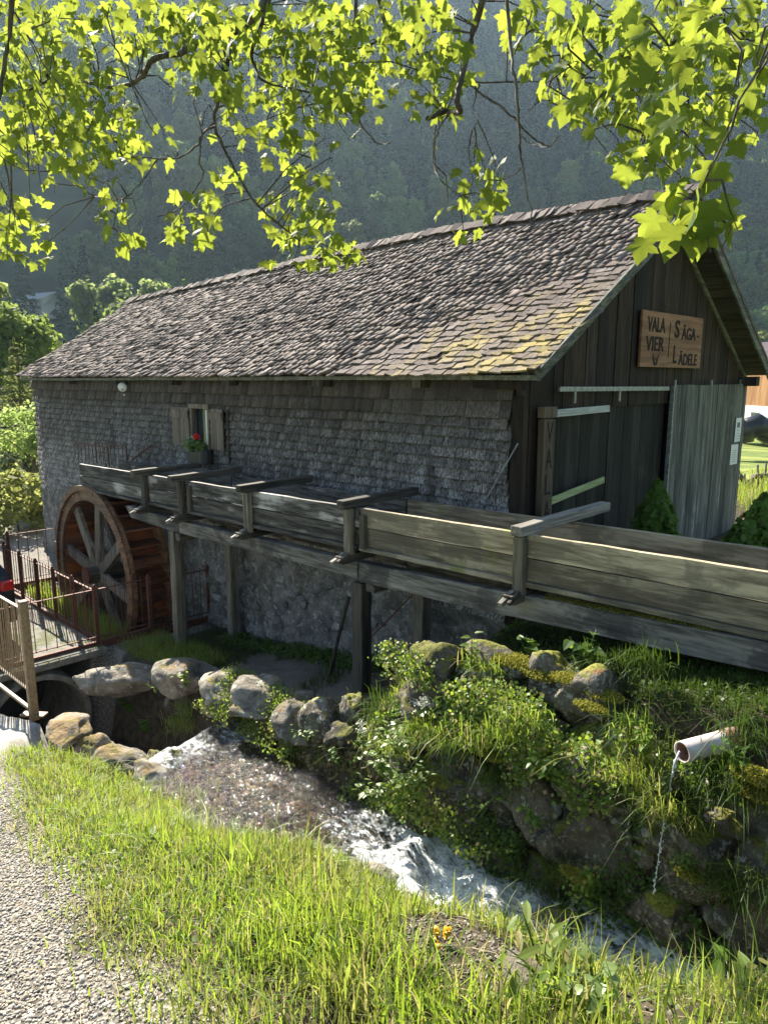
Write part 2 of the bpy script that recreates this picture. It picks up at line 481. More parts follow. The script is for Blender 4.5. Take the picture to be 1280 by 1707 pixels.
def ground_mat():
    m, nt = mat('ground_cover'); n = N(nt)
    P = n.pos()
    a = n.new('ShaderNodeVertexColor'); a.layer_name = 'zone'
    z = n.new('ShaderNodeSeparateColor'); n.l(a.outputs[0], z.inputs[0])
    soil = n.mix(n.ramp(n.noise(P, 9, 6, .7), .35, .65), (.025, .019, .012), (.08, .062, .038))
    vg = n.voro(P, 75, out='Color'); vd = n.voro(P, 75)
    vs = n.sep(vg)
    grav = n.mix(n.ramp(vs[0], .1, .9), (.12, .105, .085), (.38, .345, .29))
    grav = n.mix(n.ramp(vd, .35, .75, 0, .7), grav, (.07, .06, .05))
    grassc = n.mix(n.ramp(n.noise(P, 1.3, 5, .7), .35, .65), (.08, .125, .025), (.15, .19, .04))
    grassc = n.mix(n.ramp(n.noise(n.mapv(P, (.1, .5, 1)), 1.0, 3), .45, .6, 0, .6), grassc, (.30, .32, .07))
    cn = n.noise(P, 4, 6, .7); cf = n.noise(P, 60, 4, .7)
    conc = n.mix(n.ramp(cn, .35, .65), (.28, .26, .22), (.42, .40, .36))
    conc = n.mix(n.ramp(cf, .5, .7, 0, .5), conc, (.18, .16, .13))
    c = n.mix(z.outputs[0], soil, grav)
    c = n.mix(z.outputs[1], c, grassc)
    c = n.mix(z.outputs[2], c, conc)
    h = n.math('ADD', n.math('MULTIPLY', n.math('SUBTRACT', 1.0, vd), z.outputs[0]), n.math('MULTIPLY', cf, .6))
    n.out(n.bsdf(c, .9, n.bump(h, .8, .012), .25))
    return m
M['ground'] = ground_mat()

def water_mat():
    m, nt = mat('stream_water'); n = N(nt)
    P = n.pos(); s = n.sep(P)
    F = n.mapv(P, (.55, 1.5, 1), (0, 0, 0))
    w1 = n.noise(F, 9, 5, .65, .8); w2 = n.noise(F, 34, 4, .65, .5); w3 = n.noise(P, 90, 3, .7)
    nb = n.bump(n.math('ADD', w1, n.math('ADD', n.math('MULTIPLY', w2, .45), n.math('MULTIPLY', w3, .06))), .8, .035)
    gl = n.new('ShaderNodeBsdfGlossy'); gl.inputs['Roughness'].default_value = .06; n.l(nb, gl.inputs['Normal'])
    gl.inputs[0].default_value = (1, 1, 1, 1)
    tr = n.new('ShaderNodeBsdfTransparent'); tr.inputs[0].default_value = (.74, .64, .47, 1)
    fr = n.new('ShaderNodeFresnel'); fr.inputs[0].default_value = 1.36; n.l(nb, fr.inputs[1])
    wt_ = n.new('ShaderNodeMixShader'); n.l(n.math('MULTIPLY', fr.outputs[0], 1.15, True), wt_.inputs[0])
    n.l(tr.outputs[0], wt_.inputs[1]); n.l(gl.outputs[0], wt_.inputs[2])
    # white water where the bed is steep
    at_ = n.new('ShaderNodeVertexColor'); at_.layer_name = 'foam'
    fo = n.sep(at_.outputs[0])[0]
    w4 = n.noise(n.mapv(P, (1.0, 1.35, 1)), 16, 6, .75)
    fm = n.math('ADD', fo, n.math('MULTIPLY', n.math('SUBTRACT', n.math('ADD', n.math('MULTIPLY', w4, .75), n.math('MULTIPLY', w1, .25)), .5), 2.4))
    fm = n.ramp(fm, .25, .95)
    foam = n.bsdf((.74, .77, .78), .6, n.bump(n.math('ADD', w4, n.math('MULTIPLY', w3, .3)), .6, .03), .4)
    ms = n.new('ShaderNodeMixShader'); n.l(fm, ms.inputs[0]); n.l(wt_.outputs[0], ms.inputs[1]); n.l(foam, ms.inputs[2])
    n.out(ms.outputs[0])
    return m
M['water'] = water_mat()

def tarp_red_etc():
    M['tarp'] = plain('black_tarpaulin', (.03, .032, .035), .35, .2, 3, bs=.5)
    M['carpaint'] = plain('black_car_paint', (.02, .022, .025), .2, .05, 2, .3, 0)
    M['redlens'] = plain('red_tail_lamp', (.45, .01, .01), .2, .05, 2, 0, 0)
    M['rubber'] = plain('rubber', (.03, .03, .03), .8)
    M['glass'] = plain('dark_window_glass', (.03, .04, .05), .08, .05, 2, 0, 0, .8)
    M['farm_wood'] = wood('orange_barn_boards', (.22, .10, .035), (.42, .23, .10), 'z', .4, 8)
    M['plaster'] = plain('white_plaster', (.62, .62, .60), .8, .05)
    M['tiles'] = plain('brown_roof_tiles', (.36, .27, .24), .6, .15, 3)
    M['tin'] = plain('pale_metal_roof', (.50, .51, .52), .35, .05, 3)
    M['forest_floor'] = plain('forest_floor', (.045, .06, .02), .95, .3, .05, bs=0)
tarp_red_etc()
# ------------------------------------------------------------------ ground
def sstep(a, b, x):
    t = np.clip((x - a) / (b - a), 0, 1); return t * t * (3 - 2 * t)
ZW = ([-9, -5.7, -3.0, -2.62, -2.3, -.8, 1, 2, 3, 6, 30], [-2.85, -2.75, -2.2, -1.7, -1.38, -1.25, -1.10, -1.02, -.92, -.4, 4])
ZR = ([-30, -5, -4, -1.2, -.3, .35, 1, 2, 3, 5, 9, 40], [-1.5, -1.5, -1.45, -.95, -.75, .0, .12, .25, .45, .7, 1.0, 2.5])
ZL = ([-40, -5.6, -4.4, -3.5, -2.5, 9, 40], [-1.5, -1.5, -1.35, -1.13, -.88, 2.0, 6])
def zw(x): return np.interp(x, *ZW)
def ground_z(x, y, rough=True):
    x = np.asarray(x, dtype=float); y = np.asarray(y, dtype=float)
    w, r, l = zw(x), np.interp(x, *ZR), np.interp(x, *ZL)
    yard = -1.5 + 1.5 * sstep(-9, 0, x)
    r = r + (yard - r) * sstep(-.5, .3, y) * (x > 0) + (yard - r) * sstep(5, 7, y) * (x <= 0)
    bed = w - .16
    near = y < np.interp(x, [.6, 1.4], [-2.5, -2.3])
    wob = .10 * np.sin(x * 2.1) + .06 * np.sin(x * 5.3 + 1)
    a0, a1 = np.interp(x, [-2.9, -2.2], [-3.62, -4.35]) + .12 * sstep(2.0, 2.8, x), np.interp(x, [-2.9, -2.2, .6, 1.4], [-3.34, -2.72, -2.68, -2.46])
    zl_ = l + (bed - l) * np.clip((y - a0 - wob * (x > -2.2)) / (a1 - a0), 0, 1) ** 1.0
    tt_ = np.clip((y - a0 - wob * (x > -2.2)) / (a1 - a0), 0, 1); zl_ = l + (bed - l) * (tt_ * tt_ * (3 - 2 * tt_)) ** (.85 + .45 * sstep(.6, 1.6, x))
    yr_ = np.interp(x, [-2.4, -1.4, -.6, .4, .9, 1.6], [0, -.05, -.16, -.16, -.04, 0])
    zr_ = bed + (r - bed) * sstep(-1.98, -1.62, y - yr_)
    z = np.where(near, zl_, zr_)
    # the covered channel ends at the road; beyond it the road is level
    road = np.where(y < -3.4, l, -1.5)
    k = np.where((y > -3.5) & (y < -1.95), sstep(-7.2, -7.3, x), sstep(-5.72, -5.80, x))
    z = z + (road - z) * k * (y < -.9) * (y > -4.5)
    # wheel pit
    pit = (sstep(-9.3, -9.0, x) * sstep(-5.75, -6.0, x)) * sstep(-1.32, -1.2, y) * sstep(.6, .3, y)
    z = z - 1.1 * pit
    rr = np.hypot(x + 2, y - 2)
    right = sstep(-.6, .1, (x + y) / (rr + 1e-6))
    z = z - right * np.clip((rr - 14) * .03, 0, 1.6) * (y > 2)
    if rough:
        P = np.stack([x, y], -1).reshape(-1, 2)
        n1 = vnoise(P, 1.3, 3, 3).reshape(x.shape); n2 = vnoise(P, 7, 5, 2).reshape(x.shape)
        amp = np.where((y > -4.3) & (y < -.2), 1, .25) * np.clip(1.6 - rr / 30, 0, 1)
        z = z + amp * (n1 * .05 + n2 * .018)
    return z

def axis(lo, hi, step, far, grow=1.16):
    a = list(np.arange(lo, hi + 1e-6, step)); s = step
    while a[-1] < far: s *= grow; a.append(a[-1] + s)
    s = step; b = [lo]
    while b[-1] > -far: s *= grow; b.append(b[-1] - s)
    return np.array(sorted(b[1:]) + a)
ax, ay = axis(-10, 6.5, .07, 880), axis(-6.2, 1.0, .07, 880)
X, Y = np.meshgrid(ax, ay, indexing='ij')
Z = ground_z(X, Y)
nx, ny = X.shape
idx = np.arange(nx * ny).reshape(nx, ny)
F = np.stack([idx[:-1, :-1], idx[1:, :-1], idx[1:, 1:], idx[:-1, 1:]], -1).reshape(-1, 4)
x_, y_ = X.ravel(), Y.ravel()
nb_ = vnoise(np.stack([x_, y_], -1), 2.2, 9, 3) * .22
yb = np.interp(x_, [-3, -2.4, -.3, .7, 1.4, 2.2, 3.2, 4], [-3.9, -4.03, -4.54, -4.66, -4.84, -4.88, -4.75, -4.6])
gravel = sstep(.08, -.08, y_ - yb + nb_) * (x_ > -8) + (x_ < -5.4) * (x_ > -19) * sstep(-.1, -.3, y_ + .0) + (x_ < -9.6) * (x_ > -19) * (y_ >= -.3) * (y_ < 4.5 + x_ * .0)
rr_ = np.hypot(x_ + 2, y_ - 2)
grass_ = np.clip(sstep(9, 12, rr_) + (y_ > .2) * (x_ > 0.3), 0, 1) * (1 - np.clip((x_ < -5.4) * (x_ > -19) * (y_ < 4.5), 0, 1))
ledge = sstep(-3.9, -3.5, x_) * sstep(-.9, -1.4, x_) * sstep(-1.62, -1.5, y_) * sstep(-.25, -.45, y_)
conc = .25 * ledge * (nb_ > -.12) + sstep(-2.0, -2.6, x_ + nb_) * (x_ > -5.6) * sstep(-3.35, -3.5, y_ + nb_ * .3) * (y_ > -7)
gravel = np.clip(gravel, 0, 1) * (rr_ < 26)
zone = np.stack([gravel, grass_, conc, np.ones_like(x_)], -1)
g = npmesh('ground', np.stack([x_, y_, Z.ravel()], -1), F, M['ground'], smooth=True, kind='structure', attr={'zone': zone})

# stream surface
sx = np.arange(-7.0, 9, .045); sy = np.arange(-3.35, -1.55, .045)
SX, SY = np.meshgrid(sx, sy, indexing='ij')
P2 = np.stack([SX.ravel(), SY.ravel()], -1)
rip = vnoise(P2 * [1, 1.6], 3.2, 21, 3) * .045 + vnoise(P2, 11, 23, 3) * .022
steep = np.interp(P2[:, 0], [-4, -3, -2.7, -2.2, -1.7, -1.0, -.2, .3, 1, 2, 5], [.25, .3, .95, .62, .40, .05, .05, .45, .86, .84, .8])
SZ = zw(P2[:, 0]) + rip * (.5 + steep * 1.9) + .01
foam = steep - .17 + vnoise(P2 * [.8, 2.0], 2.4, 31, 2) * .30
nx, ny = SX.shape; idx = np.arange(nx * ny).reshape(nx, ny)
F = np.stack([idx[:-1, :-1], idx[1:, :-1], idx[1:, 1:], idx[:-1, 1:]], -1).reshape(-1, 4)
npmesh('stream_water', np.stack([P2[:, 0], P2[:, 1], SZ], -1), F, M['water'], smooth=True, kind='structure',
       attr={'foam': np.stack([foam, foam, foam, np.ones_like(foam)], -1)})

# ------------------------------------------------------------------ mountain and its forest
Q = math.sqrt(.5)
def fr_to_xy(f, r): return EYE.x + Q * (r - f), EYE.y + Q * (r + f)
def hill_z(f, r):
    f = np.asarray(f, float); r = np.asarray(r, float)
    P = np.stack([f.ravel(), r.ravel()], -1)
    n1 = vnoise(P, 1 / 170., 41, 3).reshape(f.shape); n2 = vnoise(P, 1 / 45., 43, 3).reshape(f.shape)
    f0 = 175 + 25 * np.sin(r / 130.) + .10 * r
    h = np.clip(f - f0, 0, None)
    h = h * .70 + n1 * 22 * sstep(0, 120, h) + n2 * 5 * sstep(0, 60, h)
    ang = r / np.maximum(f, 1)
    cap = np.interp(ang, [-1, -.5, -.33, -.27, -.16, -.10, .02, .3, .40, .47, 1], [.45, .455, .45, .465, .445, .48, .52, .53, .51, .46, .45])
    top = cap * f
    over = h + 2.3 - top
    h = np.where(over > 0, h - over * 1.0, h)
    return h - 2.5 - 3 * (f < 178)
gf = np.linspace(120, 760, 120); gr = np.linspace(-720, 760, 180)
GF, GR = np.meshgrid(gf, gr, indexing='ij')
HX, HY = fr_to_xy(GF, GR); HZ = hill_z(GF, GR)
nx, ny = GF.shape; idx = np.arange(nx * ny).reshape(nx, ny)
F = np.stack([idx[:-1, :-1], idx[:-1, 1:], idx[1:, 1:], idx[1:, :-1]], -1).reshape(-1, 4)
npmesh('mountain', np.stack([HX.ravel(), HY.ravel(), HZ.ravel()], -1), F, M['forest_floor'], smooth=True, kind='structure')

def quads(C, Nrm, size, aspect=1.0, rng=nr, jitter=.6):
    """one small quad per centre, facing roughly along Nrm"""
    n = len(C)
    Nn = Nrm + rng.normal(0, jitter, (n, 3)); Nn /= np.linalg.norm(Nn, axis=1, keepdims=True) + 1e-9
    t = np.cross(Nn, rng.normal(0, 1, (n, 3))); t /= np.linalg.norm(t, axis=1, keepdims=True) + 1e-9
    b = np.cross(Nn, t)
    s = (np.asarray(size) * rng.uniform(.6, 1.3, n))[:, None]
    V = np.stack([C - t * s - b * s * .35 * aspect, C + t * s * .2 - b * s * aspect * .9, C + t * s + b * s * .3 * aspect, C - t * s * .3 + b * s * aspect], 1).reshape(-1, 3)
    return V, np.arange(n * 4).reshape(n, 4)

def decid_crown(h, w, n, size, rng, lobes=16, low=.25):
    n = int(n * 1.5); size = size * .82
    """uneven crown of many small leaf clumps; unit metres, base at z=0"""
    Ls = [(0, 0, h * .6, w * .30)]
    for i in range(lobes):
        a = rng.uniform(0, 6.28); e = rng.uniform(low + .05, .88)
        rr = w * .5 * (.35 + .55 * math.sin(math.pi * min(1, (e - low + .12) / (1.1 - low)))) 
        Ls.append((math.cos(a) * rr * .75, math.sin(a) * rr * .75, h * e, w * rng.uniform(.09, .20)))
    wt_ = np.array([l[3] ** 2 for l in Ls]); wt_ /= wt_.sum()
    k = rng.choice(len(Ls), n, p=wt_)
    L = np.array(Ls)[k]
    d = rng.normal(0, 1, (n, 3)); d /= np.linalg.norm(d, axis=1, keepdims=True)
    rad = L[:, 3] * (rng.uniform(.25, 1.12, n) ** .6) * (1 + .45 * vnoise(d * 3 + L[:, :3], 1.0, 77, 2))
    C = L[:, :3] + d * rad[:, None] * [1, 1, .85] + rng.normal(0, .014 * w, (n, 3))
    return quads(C, d + [0, 0, .3], size, rng=rng)

def conifer_crown(h, w, n, size, rng):
    t = rng.uniform(0, 1, n) ** 1.35
    tier = np.floor(t * 16 + rng.uniform(0, .45, n)) / 16
    a = rng.uniform(0, 6.28, n); na = np.floor(a / .55) * .55 + rng.normal(0, .12, n)
    out = (1 - tier) ** .85 * w * .5 * rng.uniform(.25, 1.0, n) ** .6 * (1 + .2 * np.sin(tier * 60 + na * 2))
    z = h * (.06 + .94 * tier) - out * .30 + rng.normal(0, .01 * h, n)
    C = np.stack([np.cos(na) * out, np.sin(na) * out, z], -1)
    Nn = np.stack([np.cos(na) * .5, np.sin(na) * .5, np.ones(n)], -1)
    return quads(C, Nn, size * (1.1 - tier * .6), .55, rng=rng, jitter=.4)

def tree(name, loc, h, w, kind, n, label, m=None, group=None, size=None, lean=0, low=.28, seed=0):
    rng = np.random.default_rng(seed + 5)
    t = thing(name, loc, label, 'tree', group)
    base = np.array(loc)
    if kind == 'conifer': V, F = conifer_crown(h, w, n, size or h * .035, rng)
    else: V, F = decid_crown(h, w, n, size or h * .03, rng, low=low)
    npmesh('crown', V + base, F, M[m or ('conifer' if kind == 'conifer' else 'decid')], t)
    b = MB(); L = Vector(loc)
    b.tube([L + Vector((0, 0, -.3)), L + Vector((lean * h * .1, 0, h * .35)), L + Vector((lean * h * .12, .02 * h, h * (.95 if kind == 'conifer' else .62)))], [h * .02, h * .014, h * .003], 7)
    if kind != 'conifer':
        for i in range(6):
            a = rng.uniform(0, 6.28); z0 = h * rng.uniform(.25, .5)
            b.tube([L + Vector((lean * h * .1, 0, z0)), L + Vector((math.cos(a) * w * .2, math.sin(a) * w * .2, z0 + h * .15)), L + Vector((math.cos(a) * w * .36, math.sin(a) * w * .36, z0 + h * .24))], [h * .009, h * .006, h * .002], 5)
    b.build('trunk', M['trunk'], t, smooth=True)
    return t

def gz(x, y): return float(ground_z(np.array([x]), np.array([y]), False)[0])
def tree_at(name, px, dist, h, w, kind, n, label, m=None, z=None, **k):
    p = at(px, 640, dist)
    zz = z if z is not None else gz(p.x, p.y)
    return tree(name, (p.x, p.y, zz), h, w, kind, n, label, m, seed=abs(int(px * 7 + dist)), **k)

def gp(px, py):
    """the ground point seen at a photo pixel"""
    d = at(px, py, 1.0) - EYE; t = .8
    while t < 30:
        q_ = EYE + d * t
        if q_.z < gz(q_.x, q_.y): return q_
        t += .02
    return EYE + d * 4
PA, PB = gp(775, 1590), gp(1090, 1700)
def bare_at(x, y): return (np.hypot((x - PA.x + (y - PA.y) * .3) / .32, (y - PA.y) / .17) < 1) | (np.hypot((x - PB.x) / .18, (y - PB.y) / .07) < 1)
def fit_f(px, py, height):
    """how far up the slope a thing of this height stands so that its top shows at the pixel"""
    for f in np.arange(140, 330, .5):
        r = (px - 640) / 1190 * f
        if float(hill_z(f, r)) + height >= at(px, py, f).z: break
    x, y = fr_to_xy(f, (at(px, py, f) - EYE).x * Q + (at(px, py, f) - EYE).y * Q)
    return x, y, float(hill_z(f, (px - 640) / 1190 * f)) - .3, f
def tree_fit(name, px, py, h, w, kind, n, label, m=None, **k):
    x, y, z, f = fit_f(px, py, h)
    return tree(name, (x, y, z), h, w, kind, n, label, m, seed=int(px * 7 + h), **k)
# trees of the valley floor (the first ones also lend their crowns to the far-off wood)
T = []
T.append(tree_fit('spruce_tree', 108, 386, 26, 10, 'conifer', 1300, 'tall dark spruce behind the white-roofed chalets', size=1.15))
T.append(tree_fit('spruce_tree', 136, 400, 24, 9, 'conifer', 1100, 'narrow spruce standing between the tall dark spruce and the pale round trees', size=1.05))
T.append(tree_at('broadleaf_tree', 236, 118, 21, 13, 'decid', 3400, 'big pale round-crowned tree just left of the roof ridge end', 'decid_light', z=-2, size=.50))
T.append(tree_at('broadleaf_tree', 183, 112, 21, 11, 'decid', 3000, 'pale green broadleaf tree beside the big round-crowned one', 'decid_light', z=-2, size=.50))
T.append(tree_at('broadleaf_tree', 210, 100, 17, 9, 'decid', 2400, 'grey-green thin tree in front of the two pale round trees', 'decid', z=-2, size=.50))
T.append(tree_at('spruce_tree', 168, 78, 12, 4.2, 'conifer', 1300, 'small dark spruce peeping over the left slope of the shingle roof', z=-2))
T.append(tree_at('spruce_tree', 30, 58, 10.5, 3.4, 'conifer', 2600, 'dark brown-green spruce in front of the white-roofed chalet', z=-1.8))
T.append(tree_at('spruce_tree', 114, 64, 7.8, 2.6, 'conifer', 1800, 'slim spruce right of the white-roofed chalet', z=-1.8))
T.append(tree_at('broadleaf_tree', -18, 50, 12, 5.4, 'decid', 5000, 'bright broadleaf tree cut by the left edge of the picture, above the others', 'decid_light', z=-1.8, size=.22))
T.append(tree_at('broadleaf_tree', 96, 55, 5.0, 4.2, 'decid', 2200, 'low bright green tree under the chalet, left of the roof slope', 'decid_light', z=-1.7))
T.append(tree_at('larch_tree', 30, 27, 5.3, 3.2, 'conifer', 7000, 'pale feathery larch beside the left corner of the sawmill', 'decid_light', z=-1.6, size=.085))
T.append(tree_at('broadleaf_tree', 20, 38, 8.0, 6, 'decid', 6000, 'dark rounded tree behind the pale feathery larch', 'decid', z=-1.6, size=.15))
T.append(tree_at('young_maple', 46, 21.5, 3.4, 2.2, 'decid', 2600, 'young yellow-green tree with a bare slim trunk at the corner of the mill', 'decid_light', z=-1.55, size=.055, low=.45))
T.append(tree_at('spruce_tree', 315, 66, 12.6, 3.5, 'conifer', 900, 'dark spruce tip poking over the roof ridge', z=-1.8))
T.append(tree_at('broadleaf_tree', 290, 62, 11.0, 3.6, 'decid', 900, 'bright yellow-green treetop peeping over the ridge beside the spruce tip', 'decid_light', z=-1.8))
T.append(tree_at('broadleaf_tree', 1290, 75, 7.5, 8, 'decid', 2200, 'round tree behind the farmhouse roof at the right edge', 'decid_light', z=-3))
T.append(tree_at('garden_bush', 8, 17.5, 1.7, 2.2, 'decid', 1500, 'bright green bush by the railing at the left edge', 'decid_light', z=-1.6, size=.08, low=.05))
T.append(tree_at('garden_bush', 44, 19.5, 1.1, 1.4, 'decid', 900, 'low leafy bush in front of the arched footbridge', 'decid_light', z=-1.6, size=.07, low=.05))
T.append(tree_fit('spruce_tree', 34, 410, 24, 10, 'conifer', 1200, 'spruce behind the left end of the chalets'))

def forest(name, f_lo, f_hi, count, protos, seed):
    rng = np.random.default_rng(seed)
    u = rng.uniform(0, 1, count * 2); f = np.sqrt(f_lo ** 2 + u * (f_hi ** 2 - f_lo ** 2)); r = rng.uniform(-.66, .66, count * 2) * f
    P = np.stack([f, r], -1)
    nn = vnoise(P, 1 / 40., 61, 3); pxx = 640 + r / f * 1190; keep = (nn > -.55) & ~((f < 235) & (pxx > 34) & (pxx < 168))
    f, r, nn = f[keep][:count], r[keep][:count], nn[keep][:count]
    z = hill_z(f, r); x, y = fr_to_xy(f, r)
    n = len(f)
    pick = np.where((vnoise(np.stack([f, r], -1), 1 / 70., 63, 3) + (f - 400) / 260. + rng.normal(0, .28, n)) > 0, rng.integers(0, 2, n), rng.integers(2, 5, n))
    me = bpy.data.meshes.new(name)
    me.vertices.add(n); me.vertices.foreach_set('co', np.stack([x, y, z - .5], -1).astype(np.float32).ravel())
    a = me.attributes.new('pick', 'INT', 'POINT'); a.data.foreach_set('value', pick.astype(np.int32))
    a = me.attributes.new('sc', 'FLOAT', 'POINT'); a.data.foreach_set('value', rng.uniform(.55, 1.15, n).astype(np.float32) * np.where(pick < 2, 1.0, .9))
    o = bpy.data.objects.new(name, me); COL.objects.link(o); o['kind'] = 'stuff'
    ng = bpy.data.node_groups.new('wood', 'GeometryNodeTree')
    ng.interface.new_socket('Geometry', in_out='INPUT', socket_type='NodeSocketGeometry')
    ng.interface.new_socket('Geometry', in_out='OUTPUT', socket_type='NodeSocketGeometry')
    gi = ng.nodes.new('NodeGroupInput'); go = ng.nodes.new('NodeGroupOutput')
    jn = ng.nodes.new('GeometryNodeJoinGeometry')
    for ob, base in reversed(protos):
        oi = ng.nodes.new('GeometryNodeObjectInfo'); oi.inputs['Object'].default_value = ob
        tf = ng.nodes.new('GeometryNodeTransform'); tf.inputs['Translation'].default_value = [-c for c in base]
        ng.links.new(oi.outputs['Geometry'], tf.inputs['Geometry'])
        gi2 = ng.nodes.new('GeometryNodeGeometryToInstance'); ng.links.new(tf.outputs[0], gi2.inputs[0])
        ng.links.new(gi2.outputs[0], jn.inputs[0])
    ip = ng.nodes.new('GeometryNodeInstanceOnPoints'); ip.inputs['Pick Instance'].default_value = True
    na = ng.nodes.new('GeometryNodeInputNamedAttribute'); na.data_type = 'INT'; na.inputs[0].default_value = 'pick'
    ns = ng.nodes.new('GeometryNodeInputNamedAttribute'); ns.data_type = 'FLOAT'; ns.inputs[0].default_value = 'sc'
    rv = ng.nodes.new('FunctionNodeRandomValue'); rv.data_type = 'FLOAT_VECTOR'
    rv.inputs[0].default_value = (-.04, -.04, 0); rv.inputs[1].default_value = (.04, .04, 6.28)
    ng.links.new(gi.outputs[0], ip.inputs['Points']); ng.links.new(jn.outputs[0], ip.inputs['Instance'])
    ng.links.new([q for q in na.outputs if q.enabled][0], ip.inputs['Instance Index'])
    ng.links.new(rv.outputs[0], ip.inputs['Rotation']); ng.links.new([q for q in ns.outputs if q.enabled][0], ip.inputs['Scale'])
    ng.links.new(ip.outputs[0], go.inputs[0])
    md = o.modifiers.new('trees', 'NODES'); md.node_group = ng
    return o
def crown_of(t): return [c for c in t.children if c.name.startswith('crown')][0]
forest('mountain_forest', 165, 640, 6000, [(crown_of(T[i]), tuple(T[i].location)) for i in (0, 1, 2, 3, 4)], 5)

# ------------------------------------------------------------------ the sawmill
B = thing('sawmill_building', (0, 0, 0), 'long shingle-clad wooden sawmill with a steep shingle roof and a plank gable', 'building')
RX = [.39, -3.16, -6.71, -10.26, -13.8]; RZ = [4.34, 4.42, 4.37, 4.26, 4.17]
def ridge_z(x): return float(np.interp(-x, [-v for v in RX], RZ))
EY, RY, BY = -.23, 2.87, 5.97
def slope(x, t, side=1):
    """front roof slope, t 0 at the eave, 1 at the ridge"""
    z0 = 2.36 + .012 * math.sin(x * 1.3) - .02 * math.sin((x + 12) * .26)
    y = (EY + (RY - EY) * t) if side > 0 else (BY - (BY - RY) * t)
    zz = z0 + (ridge_z(x) - z0) * t
    return Vector((x, y, zz - .03 * math.sin(math.pi * t) * (1 + .5 * math.sin(x * .8))))
def far_x(t): return -12.86 - .95 * t

walls = props(remember(link(bpy.data.objects.new('shingle_wall', None), B), Matrix.Identity(4)))
# backing boards of the long wall, with the window opening left free
WX0, WX1, WZ0, WZ1 = -5.95, -5.47, 1.30, 1.88
bk = MB()
bk.box(((-12.6 + WX0) / 2, .03, 1.15), (12.6 + WX0, .04, 2.5)); bk.box(((WX1 - .02) / 2, .03, 1.15), (-WX1 - .02, .04, 2.5))
bk.box(((WX0 + WX1) / 2, .03, (WZ0 - .1) / 2), (WX1 - WX0, .038, WZ0 + .1)); bk.box(((WX0 + WX1) / 2, .03, (WZ1 + 2.4) / 2), (WX1 - WX0, .038, 2.4 - WZ1))
bk.box((-12.6, 2.9, 1.15), (.06, 5.7, 2.5))
bk.box((-6.3, 5.72, 1.1), (12.6, .05, 2.6))
bk.build('backing_board', M['timber_dark_z'], walls)

def shingle_mesh(name, w, l, t, curl, m):
    """tapered, slightly curled shingle; x across, y up the course, origin at the lower end's middle"""
    b = MB(); vs = []
    for i, (yy, th) in enumerate(((0, 1), (.5, .85), (1, .45))):
        c = curl * (1 - yy) ** 2
        for x, z in ((-.5, 0), (.5, 0), (.5, 1), (-.5, 1)):
            vs.append((x * w, yy * l, c + z * t * th))
    fs = [(0, 3, 2, 1)[::-1][::-1]]
    for i in range(2):
        for k in range(4): fs.append((i * 4 + k, i * 4 + (k + 1) % 4, i * 4 + 4 + (k + 1) % 4, i * 4 + 4 + k))
    fs.append((8, 9, 10, 11))
    b.add(vs, fs)
    return b.mesh(name, m)

def shingle_field(spots, name, meshes, parent, m, keep=300):
    """spots: (matrix, mesh number). The nearest ones are objects, the rest one joined part"""
    spots.sort(key=lambda s: (s[0].translation - EYE).length)
    for Mx, k in spots[:keep]: piece(name, meshes[k], parent, Mx)
    arr = [np.array([v.co[:] for v in me.vertices]) for me in meshes]
    fac = [np.array([p.vertices[:] for p in me.polygons]) for me in meshes]
    Vs, Fs, b = [], [], 0
    for Mx, k in spots[keep:]:
        A = np.array(Mx); V = arr[k] @ A[:3, :3].T + A[:3, 3]
        Vs.append(V); Fs.append(fac[k] + b); b += len(V)
    npmesh(name + '_cladding', np.concatenate(Vs), np.concatenate(Fs), m, parent, kind='stuff')

# wall shingles
wm = [shingle_mesh('wall_shingle', 1, .16, .010, c, M['shingle_wall']) for c in (.0, .001, .002, .004)]
spots = []
rows = []
z = -.12
while z < 1.93: rows.append((z, .16)); z += .108
rows += [(z, .26), (z + .16, .27)]
for ri, (z, l) in enumerate(rows):
    x = -.03 - rnd.uniform(0, .06)
    while x > -12.6:
        w = rnd.choice((.06, .075, .085, .095, .11, .13)) * rnd.uniform(.9, 1.1)
        if ri >= len(rows) - 2: w *= 1.6
        xc = x - w / 2; x -= w + .003
        zz = z + rnd.uniform(-.002, .002) + (rnd.random() < .05) * .009 + .006 * math.sin(xc * 2 + ri)
        if z > WZ0 - .16 and z < WZ1 - .02 and WX0 - .03 < xc < WX1 + .03: continue
        if z + .108 > 2.42: continue
        tilt = rnd.uniform(.268, .285) * (.16 / l) ** .8
        # columns: x across, y up, normal towards -y
        A = Matrix(((w, 0, 0, xc), (0, math.sin(tilt), -math.cos(tilt), -.012 - tilt * l), (0, math.cos(tilt), math.sin(tilt), zz), (0, 0, 0, 1)))
        a = rnd.gauss(0, .004)
        A = A @ Matrix.Rotation(a, 4, 'Z') @ Matrix.Diagonal((1, l / .16, 1, 1))
        spots.append((A, rnd.randrange(4)))
shingle_field(spots, 'wall_shingle', wm, walls, M['shingle_wall'], 300)

